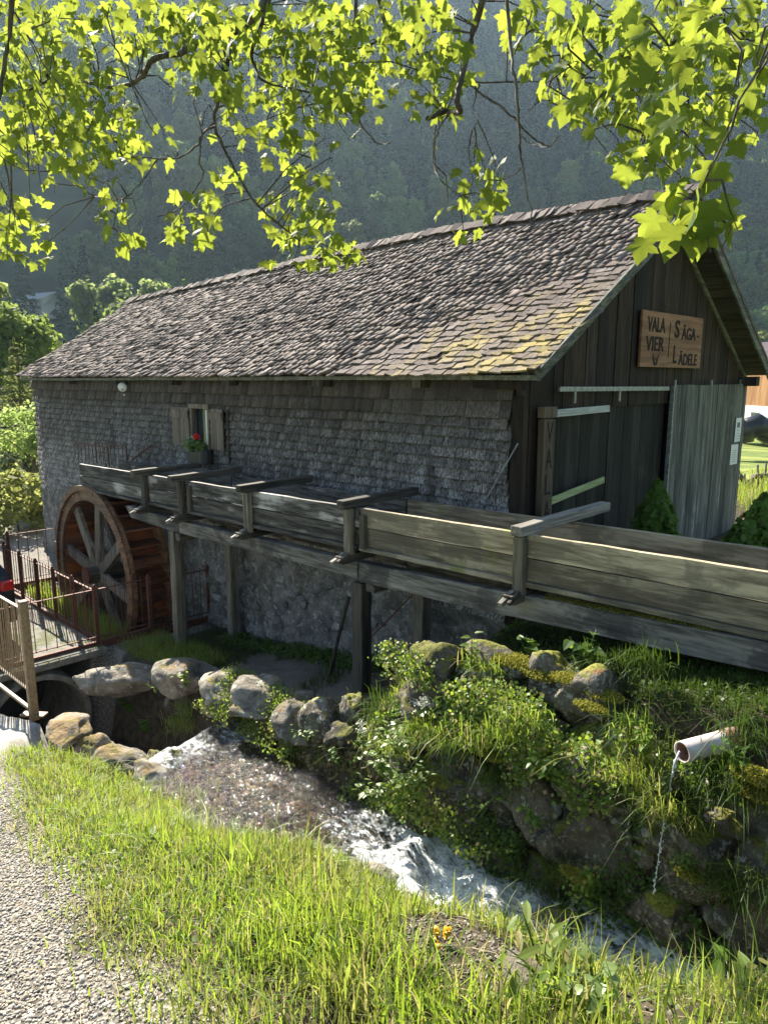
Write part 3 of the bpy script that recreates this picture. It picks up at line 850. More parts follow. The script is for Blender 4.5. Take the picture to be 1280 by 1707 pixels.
# rubble and plaster base wall
base = MB()
sw = npmesh
gx = np.arange(-12.62, .03, .06); gzv = np.arange(-2.9, -.02, .06)
GX, GZ = np.meshgrid(gx, gzv, indexing='ij')
P3 = np.stack([GX.ravel(), GZ.ravel()], -1)
dy = vnoise(P3, 2.2, 81, 3) * .05 + vnoise(P3, 8, 83, 3) * .03 + np.abs(vnoise(P3, 5, 85, 2)) * -.03
nx, ny = GX.shape; idx = np.arange(nx * ny).reshape(nx, ny)
F = np.stack([idx[:-1, :-1], idx[1:, :-1], idx[1:, 1:], idx[:-1, 1:]], -1).reshape(-1, 4)
yoff = -.02 - np.clip(-P3[:, 1] - .05, 0, 3) * .045
stonewall = npmesh('stone_wall', np.stack([P3[:, 0], yoff + dy, P3[:, 1]], -1), F, M['wall'], B, smooth=True)
eb = MB(); eb.box((-12.6, 2.9, -1.5), (.12, 5.8, 2.9)); eb.box((0, 3.0, -.6), (.05, 5.6, 1.1)); eb.build('end_wall', M['wall'], B)

def rock_mesh(name, m, seed, sub=3, rough=.22, flat=.3):
    import bmesh
    bm = bmesh.new(); bmesh.ops.create_icosphere(bm, subdivisions=sub, radius=.5)
    r = random.Random(seed); planes = []
    for i in range(12):
        d = Vector((r.gauss(0, 1), r.gauss(0, 1), r.gauss(0, 1))).normalized(); planes.append((d, r.uniform(.24, .42)))
    for v in bm.verts:
        p = v.co.copy()
        for d, q in planes:
            e = p.dot(d) - q
            if e > 0: p -= d * e * .93
        n1 = mnoise.fractal(p * 3 + Vector((seed, 0, 0)), 1.0, 2.0, 4)
        p += p.normalized() * n1 * rough * .35
        v.co = p
    me = bpy.data.meshes.new(name); bm.to_mesh(me); bm.free()
    me.materials.append(m); me.shade_smooth()
    return me
ws_m = [rock_mesh('wall_stone', M['wallstone'], 300 + i, 2, .3) for i in range(6)]
for i in range(150):
    x = rnd.uniform(-12, -.1); z = rnd.uniform(-1.5, -.15)
    if rnd.random() < .65: x = rnd.uniform(-5.5, -.5); z = rnd.uniform(-1.45, -.2)
    s = rnd.uniform(.10, .24)
    A = Matrix.Translation((x, -.015 + z * .045, z)) @ Matrix.Rotation(rnd.uniform(-.4, .4), 4, 'Y') @ Matrix.Diagonal((s * rnd.uniform(1.1, 2.0), s * .34, s * .8, 1))
    piece('wall_stone', ws_m[i % 6], stonewall, A)

# roof
roof = remember(link(bpy.data.objects.new('roof', None), B))
rm = [shingle_mesh('roof_shingle', 1, .30, .016, c, M['shingle_roof']) for c in (.0, .004, .008, .016)]
spots = []
NR = 33
for ri in range(-1, NR + 1):
    t = (ri + .25) / NR
    x = .40 + rnd.uniform(-.04, .03)
    xe = far_x(max(0, t)) + rnd.uniform(-.03, .05)
    while x > xe:
        w = rnd.uniform(.075, .14); xc = x - w / 2; x -= w + rnd.uniform(.001, .007)
        tt = t + rnd.gauss(0, .0032) + .004 * math.sin(xc * 1.7 + ri * .3)
        p = slope(xc, tt); q = slope(xc, tt + .05)
        up = (q - p).normalized(); sx_ = Vector((1, 0, 0)); nrm = sx_.cross(up).normalized()
        A = Matrix((sx_ * w, up, nrm)).transposed().to_4x4()
        lift = .016 + .03 + rnd.uniform(-.004, .01)
        A = Matrix.Translation(p + nrm * lift) @ A @ Matrix.Rotation(rnd.uniform(-.090, -.065), 4, 'X') @ Matrix.Rotation(rnd.gauss(0, .03), 4, 'Z') @ Matrix.Rotation(rnd.gauss(0, .09 * w), 4, 'Y')
        k = min(3, int(abs(rnd.gauss(0, 1.5))))
        spots.append((A, k))
shingle_field(spots, 'roof_shingle', rm, roof, M['shingle_roof'], 300)
# ridge row: slats standing up past the ridge
x = .40
rb = rm[0]
n_ = 0
spots = []
while x > -13.75:
    w = rnd.uniform(.10, .17); xc = x - w / 2; x -= w + .004
    p = Vector((xc, RY - .12, ridge_z(xc) - .02 + rnd.uniform(-.012, .012)))
    up = Vector((0, .80, .60)).normalized(); sx_ = Vector((1, 0, 0)); nrm = sx_.cross(up)
    A = Matrix.Translation(p + nrm * .045) @ Matrix((sx_ * w, up * .78, nrm)).transposed().to_4x4() @ Matrix.Rotation(rnd.gauss(0, .05), 4, 'Z') @ Matrix.Rotation(rnd.gauss(0, .04), 4, 'Y')
    piece('ridge_slat', rm[rnd.randrange(2)], roof, A)
# roof boarding: horizontal boards under both slopes
for side in (1, -1):
    for i in range(17):
        t = (i + .5) / 17
        a, b_ = slope(.36, t, side), slope(far_x(t) + .03, t, side)
        n = 14
        bm_ = MB(); pts = [slope(.36 + (far_x(t) - .33) * k / n, t, side) for k in range(n + 1)]
        wv = Vector((0, (RY - EY) * side, 2.0)).normalized() * .108
        vs, fs = [], []
        for p in pts:
            up_ = Vector((0, 0, .024 + (.003 if i % 2 else 0)))
            vs += [p - wv, p + wv, p + wv + up_, p - wv + up_]
        for k in range(n):
            for j in range(4): fs.append((k * 4 + j, k * 4 + (j + 1) % 4, k * 4 + 4 + (j + 1) % 4, k * 4 + 4 + j))
        fs += [(3, 2, 1, 0), (n * 4, n * 4 + 1, n * 4 + 2, n * 4 + 3)]
        bm_.add(vs, fs); bm_.build('roof_board', M['roofboard'], roof)
# covering of the far slope
bm_ = MB(); vs, fs = [], []
xs_ = [.40 - i * (14.2 / 14) for i in range(15)]
for x in xs_:
    for t in (0, 1):
        p = slope(x, t, -1) + Vector((0, 0, .035)); vs += [p, p + Vector((0, 0, .05))]
for i in range(14):
    a = i * 4
    fs += [(a, a + 4, a + 6, a + 2), (a + 1, a + 3, a + 7, a + 5), (a, a + 1, a + 5, a + 4), (a + 2, a + 6, a + 7, a + 3)]
fs += [(0, 2, 3, 1), (56, 57, 59, 58)]
bm_.add(vs, fs).build('far_slope_covering', M['shingle_roof'], roof)
# rake boards, eave board, rafter tails, purlin ends
def rake(x, side, w, t, m, name, dz=-.03, y0=0.0):
    b = MB(); a_, c_ = slope(x, -.01 + y0, side), slope(x, 1.0, side)
    b.beam(a_ + Vector((0, 0, dz)), c_ + Vector((0, 0, dz)), t, w, 8, .003, up=(0, -side * .5, 1)); b.build(name, m, roof)
rake(.365, 1, .10, .03, M['rake'], 'rake_board', -.02)
rake(.40, 1, .05, .025, M['rake'], 'rake_trim', .035)
rake(.375, -1, .13, .03, M['rake'], 'rake_board', -.01)
rake(.05, -1, .06, .04, M['rake'], 'gable_batten', -.09)
rake(-12.9, 1, .06, .03, M['rake'], 'rake_board', 0)
b = MB(); b.beam((.36, -.215, 2.318), (-12.83, -.215, 2.30), .022, .045, 20, .004); b.build('eave_board', M['rake'], roof)
for x, ww in ((-1.15, .12), (-2.75, .2), (-4.75, .16), (-6.3, .12), (-8.3, .12), (-10.3, .12)):
    b = MB(); b.box((x, -.10, 2.26), (ww, .20, .09)); b.build('rafter_tail', M['timber_dark_z'], roof)
b = MB(); b.beam((-.45, -.08, 2.27), (.12, -.08, 2.25), .12, .10, 2, .004); b.build('wall_plate_end', M['gable'], roof, bevel=.006)
b = MB(); b.beam((.02, 5.72, 2.27), (.30, 5.72, 2.27), .14, .14, 2, .004); b.build('purlin_end', M['timber_dark_z'], roof, bevel=.01)
b = MB(); b.beam((.02, RY, 4.17), (.34, RY, 4.19), .12, .14, 2, .004); b.build('purlin_end', M['timber_dark_z'], roof, bevel=.01)

# gable wall: upright boards cut to the roof line
gable = remember(link(bpy.data.objects.new('gable_wall', None), B))
def roof_under(y):
    t = (y - EY) / (RY - EY) if y < RY else (BY - y) / (BY - RY)
    return 2.34 + (ridge_z(.1) - 2.34) * t - .03
y = -.03
while y < 5.74:
    w = min(rnd.uniform(.15, .24), 5.76 - y); y1 = y + w - .006
    xx = .0 + rnd.uniform(.012, .030)
    z0 = -.1 if (y < .5 or y > 5.6) else (2.0 if y < 3.3 else -.1)
    ys_ = [y, y1] if not (y < RY < y1) else [y, RY, y1]
    top = [(k, roof_under(k)) for k in ys_]
    poly = [(y, z0)] + [(y1, z0)] + [(a_, b_) for a_, b_ in reversed(top)]
    n = len(poly)
    vs = [(xx + .022, a_, b_) for a_, b_ in poly] + [(xx - .03, a_, b_) for a_, b_ in poly]
    fs = [tuple(range(n)), tuple(reversed(range(n, 2 * n)))] + [(i, n + i, n + (i + 1) % n, (i + 1) % n) for i in range(n)]
    MB().add(vs, fs).build('board', M['gable'], gable)
    y += w
b = MB(); b.box((.0, -.01, 1.0), (.10, .07, 2.3)); b.build('corner_post', M['gable'], gable, bevel=.006)

# doors
dd = remember(link(bpy.data.objects.new('dark_door', None), B)); dd['label'] = 'dark weathered sliding door under the pale rail'
y = .47
while y < 3.22:
    w = min(rnd.uniform(.17, .26), 3.24 - y)
    b = MB(); b.box((-.01 + rnd.uniform(-.006, .006), y + w / 2, 1.08), (.03, w - .006, 2.12 + rnd.uniform(-.02, .02))); b.build('plank', M['door_dark'], dd); y += w
gd = remember(link(bpy.data.objects.new('grey_door', None), B)); gd['label'] = 'pale grey plank door slid to the right of the gable'
y = 3.20
while y < 5.78:
    w = min(rnd.uniform(.17, .24), 5.82 - y)
    b = MB(); b.box((.105 + rnd.uniform(-.003, .004), y + w / 2, 1.115 + rnd.uniform(-.006, .004)), (.028, w - .004, 2.23), jit=.0015); b.build('plank', M['door_grey'], gd); y += w
b = MB(); b.box((.11, 3.2, 1.12), (.05, .025, 2.2)); b.build('edge_strip', M['steel'], gd)
b = MB(); b.tube([(.125, 5.66, 1.46), (.165, 5.68, 1.46), (.165, 5.68, 1.30), (.125, 5.66, 1.30)], .008, 6); b.build('handle', M['steel'], gd)
for yy in (3.22, 4.4, 5.5):
    b = MB(); b.box((.125, yy, 2.25), (.02, .03, .09)); b.build('door_hanger', M['steel'], gd)
b = MB(); b.beam((.13, .50, 2.205), (.13, 3.02, 2.19), .03, .05, 1); b.build('door_rail', M['steel'], B, bevel=.004)
for yy in (.82, 1.78):
    b = MB(); b.box((.125, yy, 2.12), (.01, .035, .12)); b.build('rail_hanger', M['steel'], B)
M['barwhite'] = wood('whitewashed_bar', (.25, .26, .23), (.50, .50, .45), 'y', .2, 30)
M['baralgae'] = wood('algae_bar', (.22, .25, .10), (.40, .43, .20), 'y', .2, 30)
b = MB(); b.beam((.12, .47, 1.965), (.12, 1.56, 1.985), .03, .075, 3, .003); b.build('door_bar', M['barwhite'], B, bevel=.008)
b = MB(); b.beam((.12, .44, 1.085), (.12, 1.53, 1.20), .03, .075, 3, .003); b.build('door_bar', M['baralgae'], B, bevel=.008)
M['carved'] = wood('carved_post_timber', (.075, .055, .035), (.15, .115, .078), 'z', .2, 30, rough=.85)
po = MB(); po.beam((.12, .30, -.05), (.12, .33, 1.93), .20, .07, 6, .006, up=(0, 1, 0))
MB().box((.12, .325, .93), (.07, .20, 1.98), jit=.006).build('carved_post', M['carved'], B, bevel=.008)
MB().box((.12, .325, 1.985), (.09, .23, .11), jit=.004).build('post_cap', M['carved'], B, bevel=.008)

def face_text(s, y0, y1, z0, z1, x, parent, m, name='lettering', off=.004):
    """letters facing +x inside the rectangle y0..y1, z0..z1"""
    cu = bpy.data.curves.new(name, 'FONT'); cu.body = s; cu.size = 1; cu.extrude = .003; cu.offset = off; cu.resolution_u = 3
    o = bpy.data.objects.new(name, cu); COL.objects.link(o)
    bpy.context.view_layer.update()
    bb = [Vector(c) for c in o.bound_box]
    bx0, bx1 = min(c.x for c in bb), max(c.x for c in bb); by0, by1 = min(c.y for c in bb), max(c.y for c in bb)
    sx_, sy_ = (y1 - y0) / (bx1 - bx0), (z1 - z0) / (by1 - by0)
    Mx = Matrix(((0, 0, 1, x), (sx_, 0, 0, y0 - bx0 * sx_), (0, sy_, 0, z0 - by0 * sy_), (0, 0, 0, 1)))
    dg = bpy.context.evaluated_depsgraph_get()
    me = bpy.data.meshes.new_from_object(o.evaluated_get(dg))
    bpy.data.objects.remove(o); bpy.data.curves.remove(cu)
    me.transform(Mx); me.name = name; me.materials.clear(); me.materials.append(m)
    o2 = bpy.data.objects.new(name, me); link(o2, parent); remember(o2)
    return o2
for i, ch in enumerate('VALAVIER'):
    zt = 1.89 - i * .26
    if zt - .2 > -.05: face_text(ch, .27, .375, zt - .20, zt, .1565, B, M['ink'], 'carved_letter', 0)

# window with shutters
win = remember(link(bpy.data.objects.new('window', None), B))
wf = MB()
for a_, b_ in (((WX0, WZ0), (WX0, WZ1)), ((WX1, WZ0), (WX1, WZ1))): wf.beam((a_[0], -.03, a_[1]), (b_[0], -.03, b_[1]), .05, .09, 1, up=(0, 1, 0))
wf.beam((WX0 - .05, -.04, WZ1 + .02), (WX1 + .05, -.04, WZ1 + .02), .11, .07); wf.beam((WX0 - .05, -.05, WZ0 - .02), (WX1 + .05, -.05, WZ0 - .02), .12, .05)
wf.build('frame', M['spoke'], win, bevel=.004)
MB().box(((WX0 + WX1) / 2, .03, (WZ0 + WZ1) / 2), (WX1 - WX0 - .04, .012, WZ1 - WZ0 - .04)).build('pane', M['glass'], win)
sash = MB(); q = Matrix.Rotation(R(-62), 3, 'Z')
for zc in (WZ0 + .04, (WZ0 + WZ1) / 2, WZ1 - .05): sash.box(Vector((WX1 - .04, -.06, zc)) + q @ Vector((-.08, 0, 0)), (.2, .02, .03), q)
for dx in (-.17, .01): sash.box(Vector((WX1 - .04, -.06, (WZ0 + WZ1) / 2)) + q @ Vector((dx, 0, 0)), (.03, .022, WZ1 - WZ0 - .06), q)
sash.build('sash', M['white'], win)
MB().box(Vector((WX1 - .04, -.06, (WZ0 + WZ1) / 2)) + q @ Vector((-.08, 0, 0)), (.17, .005, WZ1 - WZ0 - .1), q).build('pane', M['glass'], win)
for nm, xc, ang, w in (('shutter', -6.27, R(4), .46), ('shutter', -5.22, R(-6), .40)):
    sh = remember(link(bpy.data.objects.new(nm, None), B)); qq = Matrix.Rotation(ang, 3, 'Z')
    for k in range(2): MB().box(Vector((xc, -.075, 1.57)) + qq @ Vector(((k - .5) * w / 2, 0, 0)), (w / 2 - .005, .022, .60), qq, jit=.003).build('plank', M['spoke'], sh, bevel=.003)
    for zc in (1.77,): MB().box(Vector((xc, -.095, zc)), (w + .02, .022, .115), qq, jit=.003).build('batten', M['spoke'], sh, bevel=.003)
MB().box((-4.93, -.05, 1.47), (.03, .06, .8)).build('shutter_stop', M['timber_dark_z'], B)
# ------------------------------------------------------------------ flume
def ft(x): return 1.06 + .018 * x
FL = thing('water_flume', (-1, -1, -.9), 'long weathered plank flume on posts leading water along the mill wall to the wheel', 'flume')
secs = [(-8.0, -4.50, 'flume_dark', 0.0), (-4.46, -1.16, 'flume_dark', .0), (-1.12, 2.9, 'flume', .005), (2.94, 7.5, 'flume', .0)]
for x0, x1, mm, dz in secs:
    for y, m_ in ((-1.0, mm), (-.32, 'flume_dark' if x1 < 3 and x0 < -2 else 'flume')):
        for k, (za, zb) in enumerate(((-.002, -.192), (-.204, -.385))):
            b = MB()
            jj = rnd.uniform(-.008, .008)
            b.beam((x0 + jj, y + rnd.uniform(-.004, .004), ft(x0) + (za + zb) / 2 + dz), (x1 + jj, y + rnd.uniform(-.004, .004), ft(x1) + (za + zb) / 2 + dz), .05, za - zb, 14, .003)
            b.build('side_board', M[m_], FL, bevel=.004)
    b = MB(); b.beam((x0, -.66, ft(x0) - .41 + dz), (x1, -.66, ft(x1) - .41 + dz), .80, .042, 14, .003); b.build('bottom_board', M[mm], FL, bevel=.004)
M['flumewater'] = plain('dark_flume_water', (.03, .03, .025), .08, .2, 3, spec=.8, bs=.5)
b = MB(); b.beam((-8.0, -.66, ft(-8) - .30), (7.5, -.66, ft(7.5) - .30), .62, .02, 40, .003); b.build('water', M['flumewater'], FL)
for x, y0, y1, mm in ((-5.6, -1.25, -.16, 'timber_y'), (-4.56, -1.24, -.14, 'timber_y'), (-3.02, -1.20, -.12, 'timber_y'), (-1.24, -1.20, -.10, 'timber_y'), (.80, -1.14, .30, 'timber_y_grey'), (4.6, -1.2, .1, 'timber_y')):
    zt = ft(x) + .03
    b = MB(); b.beam((x, y0, zt + .01), (x, y1, zt + .035), .11, .085, 8, .004); b.build('cross_beam', M[mm], FL, bevel=.012)
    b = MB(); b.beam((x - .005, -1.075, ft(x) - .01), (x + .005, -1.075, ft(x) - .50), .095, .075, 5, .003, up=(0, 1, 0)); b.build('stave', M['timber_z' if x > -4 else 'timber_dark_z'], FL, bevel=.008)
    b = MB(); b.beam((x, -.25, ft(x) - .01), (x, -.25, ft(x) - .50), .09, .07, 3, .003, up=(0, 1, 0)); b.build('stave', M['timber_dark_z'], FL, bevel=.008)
    # lower cross piece with a notched, pointed end
    b = MB(); zb = ft(x) - .485
    b.beam((x, -1.22, zb - .03), (x, -.10, zb), .10, .085, 6, .003, cut=.018); b.build('lower_cross_beam', M['timber_y'], FL, bevel=.01)
    b = MB(); b.beam((x - .02, -1.30, zb - .055), (x - .02, -1.13, zb + .02), .045, .04, 2, .003); b.build('peg', M['timber_y_grey'], FL, bevel=.006)
    b = MB(); b.beam((x + .04, -1.27, zb - .04), (x + .04, -1.13, zb + .03), .035, .03, 2, .002); b.build('peg', M['timber_y'], FL, bevel=.005)
for x in (-4.40, -1.06):
    b = MB(); b.beam((x, -1.052, ft(x) - .06), (x, -1.052, ft(x) - .40), .07, .05, 3, .002, up=(0, 1, 0)); b.build('joint_batten', M['timber_dark_z'], FL, bevel=.006)
# carrying beams
def bt(x): return float(np.interp(x, [-6.5, -4.7, -2.9, -1.2, .6, 2.64, 7.5], [.43, .41, .46, .49, .56, .67, .98]))
for x0, x1 in ((-6.28, -4.72), (-4.70, -1.14), (-1.12, 7.4)):
    for y in (-1.0, -.30):
        b = MB(); n = max(3, int((x1 - x0) * 3)); 
        pts = [Vector((x0 + (x1 - x0) * k / n, y, bt(x0 + (x1 - x0) * k / n))) for k in range(n + 1)]
        vs, fs = [], []
        hh = .17 if x0 < -1.2 else .20
        for k, p in enumerate(pts):
            for dy_, dz_ in ((-1, -1), (1, -1), (1, 0), (-1, 0)):
                cut_ = -.16 if (k == 0 and x0 < -6 and dz_ < 0) else 0
                vs.append(p + Vector((-cut_ + 0, dy_ * .065 + rnd.uniform(-.004, .004), dz_ * hh + rnd.uniform(-.005, .005))))
        for k in range(n):
            for j in range(4): fs.append((k * 4 + j, k * 4 + (j + 1) % 4, k * 4 + 4 + (j + 1) % 4, k * 4 + 4 + j))
        fs += [(3, 2, 1, 0), (n * 4, n * 4 + 1, n * 4 + 2, n * 4 + 3)]
        b.add(vs, fs).build('carrying_beam', M['flume_beam'], FL, bevel=.008)
for x, y, zt, zb, w, mm in ((-4.95, -.98, .235, -1.7, .15, 'timber_z'), (-4.72, -.24, .23, -1.7, .14, 'timber_z'), (-1.14, -1.0, .275, -1.15, .15, 'timber_dark_z'), (-1.0, -.24, .27, -1.1, .15, 'timber_z'), (3.7, -1.0, .52, -.2, .15, 'timber_z'), (3.7, -.3, .52, -.2, .15, 'timber_z')):
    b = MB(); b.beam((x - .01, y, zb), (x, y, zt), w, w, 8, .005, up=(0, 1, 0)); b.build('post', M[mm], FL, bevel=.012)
for x in (-4.85, -1.06, 3.7):
    b = MB(); b.beam((x + .10, -1.06, bt(x) - .235), (x + .10, -.12, bt(x) - .235), .12, .10, 3, .004); b.build('sill_beam', M['timber_y'], FL, bevel=.008)
MB().tube([(-1.62, -.75, -.05), (-1.82, -.74, -.6), (-2.0, -.72, -1.12)], [.022, .02, .025], 7).build('prop_pole', M['timber_dark_z'], FL, smooth=True)
MB().tube([(-.66, -.55, .30), (-1.45, -.58, -.52)], .008, 6).build('stay_rod', M['iron'], FL)

# ------------------------------------------------------------------ water wheel
HX_, HZ_, RO, RI = -7.74, -.95, 1.53, 1.27
W = thing('water_wheel', (HX_, -.6, HZ_), 'large wet reddish-brown wooden overshot water wheel beside the mill wall', 'water wheel')
def ring(y0, y1, r0, r1, a0, a1, n=5):
    b = MB(); vs, fs = [], []
    for i in range(n + 1):
        a = a0 + (a1 - a0) * i / n
        for r, y in ((r0, y0), (r1, y0), (r1, y1), (r0, y1)): vs.append((HX_ + math.cos(a) * r, y, HZ_ + math.sin(a) * r))
    for i in range(n):
        for j in range(4): fs.append((i * 4 + j, i * 4 + (j + 1) % 4, i * 4 + 4 + (j + 1) % 4, i * 4 + 4 + j))
    fs += [(3, 2, 1, 0), (n * 4, n * 4 + 1, n * 4 + 2, n * 4 + 3)]
    return b.add(vs, fs)
for yf, yb_ in ((-1.045, -.985), (-.44, -.38)):
    for k in range(8):
        a = math.pi * 2 * k / 8 + .2
        ring(yf, yb_, RI, RO, a + .004, a + math.pi / 4 - .004, 8).build('rim_segment', M['wheel_rim'], W, bevel=.006)
for k in range(8):                                     # thin outer band on the front rim
    a = math.pi * 2 * k / 8 + .55
    ring(-1.085, -1.045, RO - .10, RO - .005, a, a + math.pi / 4 - .01, 8).build('rim_facing', M['wheel_rim'], W, bevel=.005)
NB = 32
for k in range(NB):                                    # sole boards and bucket boards
    a = 2 * math.pi * k / NB
    ring(-.98, -.445, RI - .005, RI + .022, a + .004, a + 2 * math.pi / NB - .004, 2).build('sole_board', M['wheel'], W)
    p0 = Vector((HX_ + math.cos(a) * (RI + .02), -.71, HZ_ + math.sin(a) * (RI + .02))); a2 = a - .14
    p1 = Vector((HX_ + math.cos(a2) * (RO - .01), -.71, HZ_ + math.sin(a2) * (RO - .01)))
    b = MB(); b.beam(p0, p1, .535, .024, 1, up=(math.cos(a + 1.57), 0, math.sin(a + 1.57))); b.build('bucket_board', M['wheel'], W)
for yy in (-.93, -.50):
    for k in range(8):
        a = R(35 + 45 * k + (0 if yy < -.6 else 0))
        d = Vector((math.cos(a), 0, math.sin(a)))
        c = Vector((HX_, yy, HZ_))
        b = MB(); b.beam(c + d * .12, c + d * (RI - .01), .075, .15 if yy > -.6 else .185, 4, .003, up=Vector((-d.z, 0, d.x))); b.build('spoke', M['spoke'], W, bevel=.006)
MB().tube([(HX_, -1.15, HZ_), (HX_, .1, HZ_)], .14, 16).build('axle', M['timber_y'], W, smooth=False)
MB().tube([(HX_, -1.17, HZ_), (HX_, -1.12, HZ_)], .15, 20).build('axle_band', M['iron'], W)
for k in range(16):
    a = 2 * math.pi * (k + .5) / 16 + .2
    p = Vector((HX_ + math.cos(a) * (RI + RO) / 2, -1.05, HZ_ + math.sin(a) * (RI + RO) / 2))
    MB().tube([p, p + Vector((0, -.014, 0))], .018, 8).build('bolt', M['steel'], W)

# ------------------------------------------------------------------ railings
def railing(a, b_, h, label, spacing=.115, lean=0, top=.02, bar=.0065, group='rusty iron railings round the wheel pit', posts=(), name='iron_railing', m='iron', kerb=True, bot=.10, over=.05, thick=.012):
    a, b_ = Vector(a), Vector(b_); L = (b_ - a).length; n = max(2, int(L / spacing))
    t = thing(name, a, label, 'railing', group)
    up = Vector((0, 0, 1)); d = (b_ - a).normalized()
    MB().beam(a + up * h, b_ + up * h, .032, thick, max(1, n // 3), .0015).build('top_rail', M[m], t)
    MB().beam(a + up * bot, b_ + up * bot, .028, thick, max(1, n // 3), .0015).build('bottom_rail', M[m], t)
    bm_ = MB().tube([(0, 0, -.02), (0, 0, h - bot + over)], bar, 5).mesh('baluster', M[m])
    for i in range(1, n):
        p = a.lerp(b_, i / n)
        piece('baluster', bm_, t, Matrix.Translation(p + up * bot) @ Matrix.Rotation(rnd.gauss(0, .008), 4, 'X') @ Matrix.Rotation(rnd.gauss(0, .008), 4, 'Y'))
    for f in posts:
        p = a.lerp(b_, f)
        MB().box(p + up * (h * .5 + .01), (.05, .05, h + .06)).tube([p + up * (h + .04), p + up * (h + .075)], [.028, .012], 8).build('post', M[m], t)
    if kerb: MB().beam(a + up * (-.02), b_ + up * (-.02), .05, .11, 3, .002).build('base_channel', M[m], t)
    return t
G0 = -1.5
railing((-5.86, -.98, G0 + .05), (-5.86, -1.74, G0 + .05), .80, 'short rusty railing in front of the right side of the wheel', posts=(0,))
railing((-5.86, -1.80, G0 + .05), (-5.86, -4.2, G0 + .05), .80, 'rusty railing between the wheel pit corner and the ochre gate', posts=(0,), spacing=.14)
railing((-5.90, -1.77, G0 + .02), (-9.6, -1.80, G0 + .02), .80, 'long rusty railing with knobbed posts along the front of the wheel pit', posts=(0.01, .22, .42, .62, .82, 1.0))
railing((-9.65, -1.74, G0 + .10), (-9.65, -.08, G0 + .10), .95, 'far rusty railing between the wheel and the left corner of the mill', spacing=.16, posts=(0, ))
railing((-9.7, -1.80, G0 + .02), (-9.7, -4.6, G0 + .02), .85, 'far rusty railing running left behind the parked car', spacing=.15, posts=(0,))
railing((-5.70, -.90, G0 + .05), (-5.70, -.06, G0 + .05), .80, 'dark railing panel behind the left flume post', spacing=.12, posts=(1,))
gt = railing((-3.66, -3.44, -1.06), (-5.3, -3.44, -1.10), 1.02, 'ochre railing panel with closely set bars at the left edge', spacing=.062, m='gate_iron', kerb=False, group=None, bot=.12, bar=.0075, over=-.01, name='painted_railing')
MB().beam((-3.62, -3.44, -1.25), (-3.64, -3.44, .06), .085, .085, 2, .001, up=(0, 1, 0)).build('post', M['gate_iron'], gt, bevel=.01)
MB().beam((-3.52, -3.36, -1.19), (-3.72, -3.52, -1.19), .10, .02, 1).build('base_plate', M['gate_iron'], gt)
MB().beam((-3.66, -3.44, -1.16), (-5.3, -3.44, -1.24), .035, .03, 3, .001).build('foot_rail', M['gate_iron'], gt)

# basket railing standing on the flume end
bk_ = thing('wire_guard', (-8.6, -.45, 1.0), 'small rusty wire guard standing over the far end of the flume', 'guard')
b = MB()
for y in (-.30, -.62):
    b.tube([(-9.0, y, .80), (-9.0, y, 1.16), (-7.75, y, 1.18), (-7.75, y, .80)], .009, 5)
for x in np.arange(-8.85, -7.7, .16):
    b.tube([(x, -.62, .82), (x, -.62, 1.17)], .005, 4); b.tube([(x, -.30, .82), (x, -.30, 1.17)], .005, 4)
b.build('wire_frame', M['iron'], bk_)
MB().tube([(-7.5, -.35, .95), (-6.85, -.30, 1.25)], .014, 6).build('lever', M['iron'], bk_)

# ------------------------------------------------------------------ things on the walls
sg = thing('wooden_sign', (.10, 3.1, 2.44), 'orange-brown wooden sign with burnt lettering high on the gable', 'sign')
SY0, SY1, SZ0, SZ1 = 2.24, 3.98, 2.445, 3.085
v = [(.085, SY0, SZ0), (.085, SY1, SZ0 - .0), (.085, SY1, SZ1), (.085, SY0, SZ1)]; v2 = [(.115, a_[1], a_[2]) for a_ in v]
MB().add(v + v2, [(0, 3, 2, 1), (4, 5, 6, 7), (0, 1, 5, 4), (1, 2, 6, 5), (2, 3, 7, 6), (3, 0, 4, 7)]).build('panel', M['sign'], sg, bevel=.003)
def st(s, u0, u1, v0, v1, off=.012): face_text(s, SY0 + u0 * 1.74, SY0 + u1 * 1.74, SZ1 - v1 * .64, SZ1 - v0 * .64, .118, sg, M['ink'], off=off)
st('VALA', .075, .345, .10, .37); st('VIER', .065, .345, .45, .71)
st('S', .505, .585, .10, .44, .02); st('\u00c4GA', .625, .875, .17, .46, .016); st('-', .90, .935, .355, .385)
st('L', .51, .565, .58, .92, .014); st('\u00c4DELE', .60, .93, .67, .95, .014)
b = MB(); b.box((.1175, SY0 + .425 * 1.74, SZ1 - .49 * .64), (.004, .014, .42)); b.build('rule', M['ink'], sg)
em = MB(); cy_, cz_ = SY0 + .225 * 1.74, SZ1 - .86 * .64
for s in (-1, 1):
    em.add([(.1195, cy_ + s * .095, cz_ + .085), (.1195, cy_ + s * .055, cz_ + .045), (.1195, cy_ + s * .03, cz_ - .02), (.1195, cy_, cz_ - .05), (.1195, cy_, cz_ - .075), (.1195, cy_ + s * .045, cz_ - .06), (.1195, cy_ + s * .07, cz_ - .0)], [(0, 1, 2, 3, 4, 5, 6)])
    em.box((.119, cy_ + s * .018, cz_ + .0), (.002, .008, .05), Matrix.Rotation(s * .5, 3, 'X'))
em.build('emblem', M['ink'], sg)
MB().tube([(.05, 2.85, 3.2), (.09, 2.85, 3.2), (.10, 2.85, 3.08)], .006, 5).tube([(.05, 2.85, 3.2), (.05, 3.05, 3.2)], .005, 5).build('hook', M['iron'], sg)

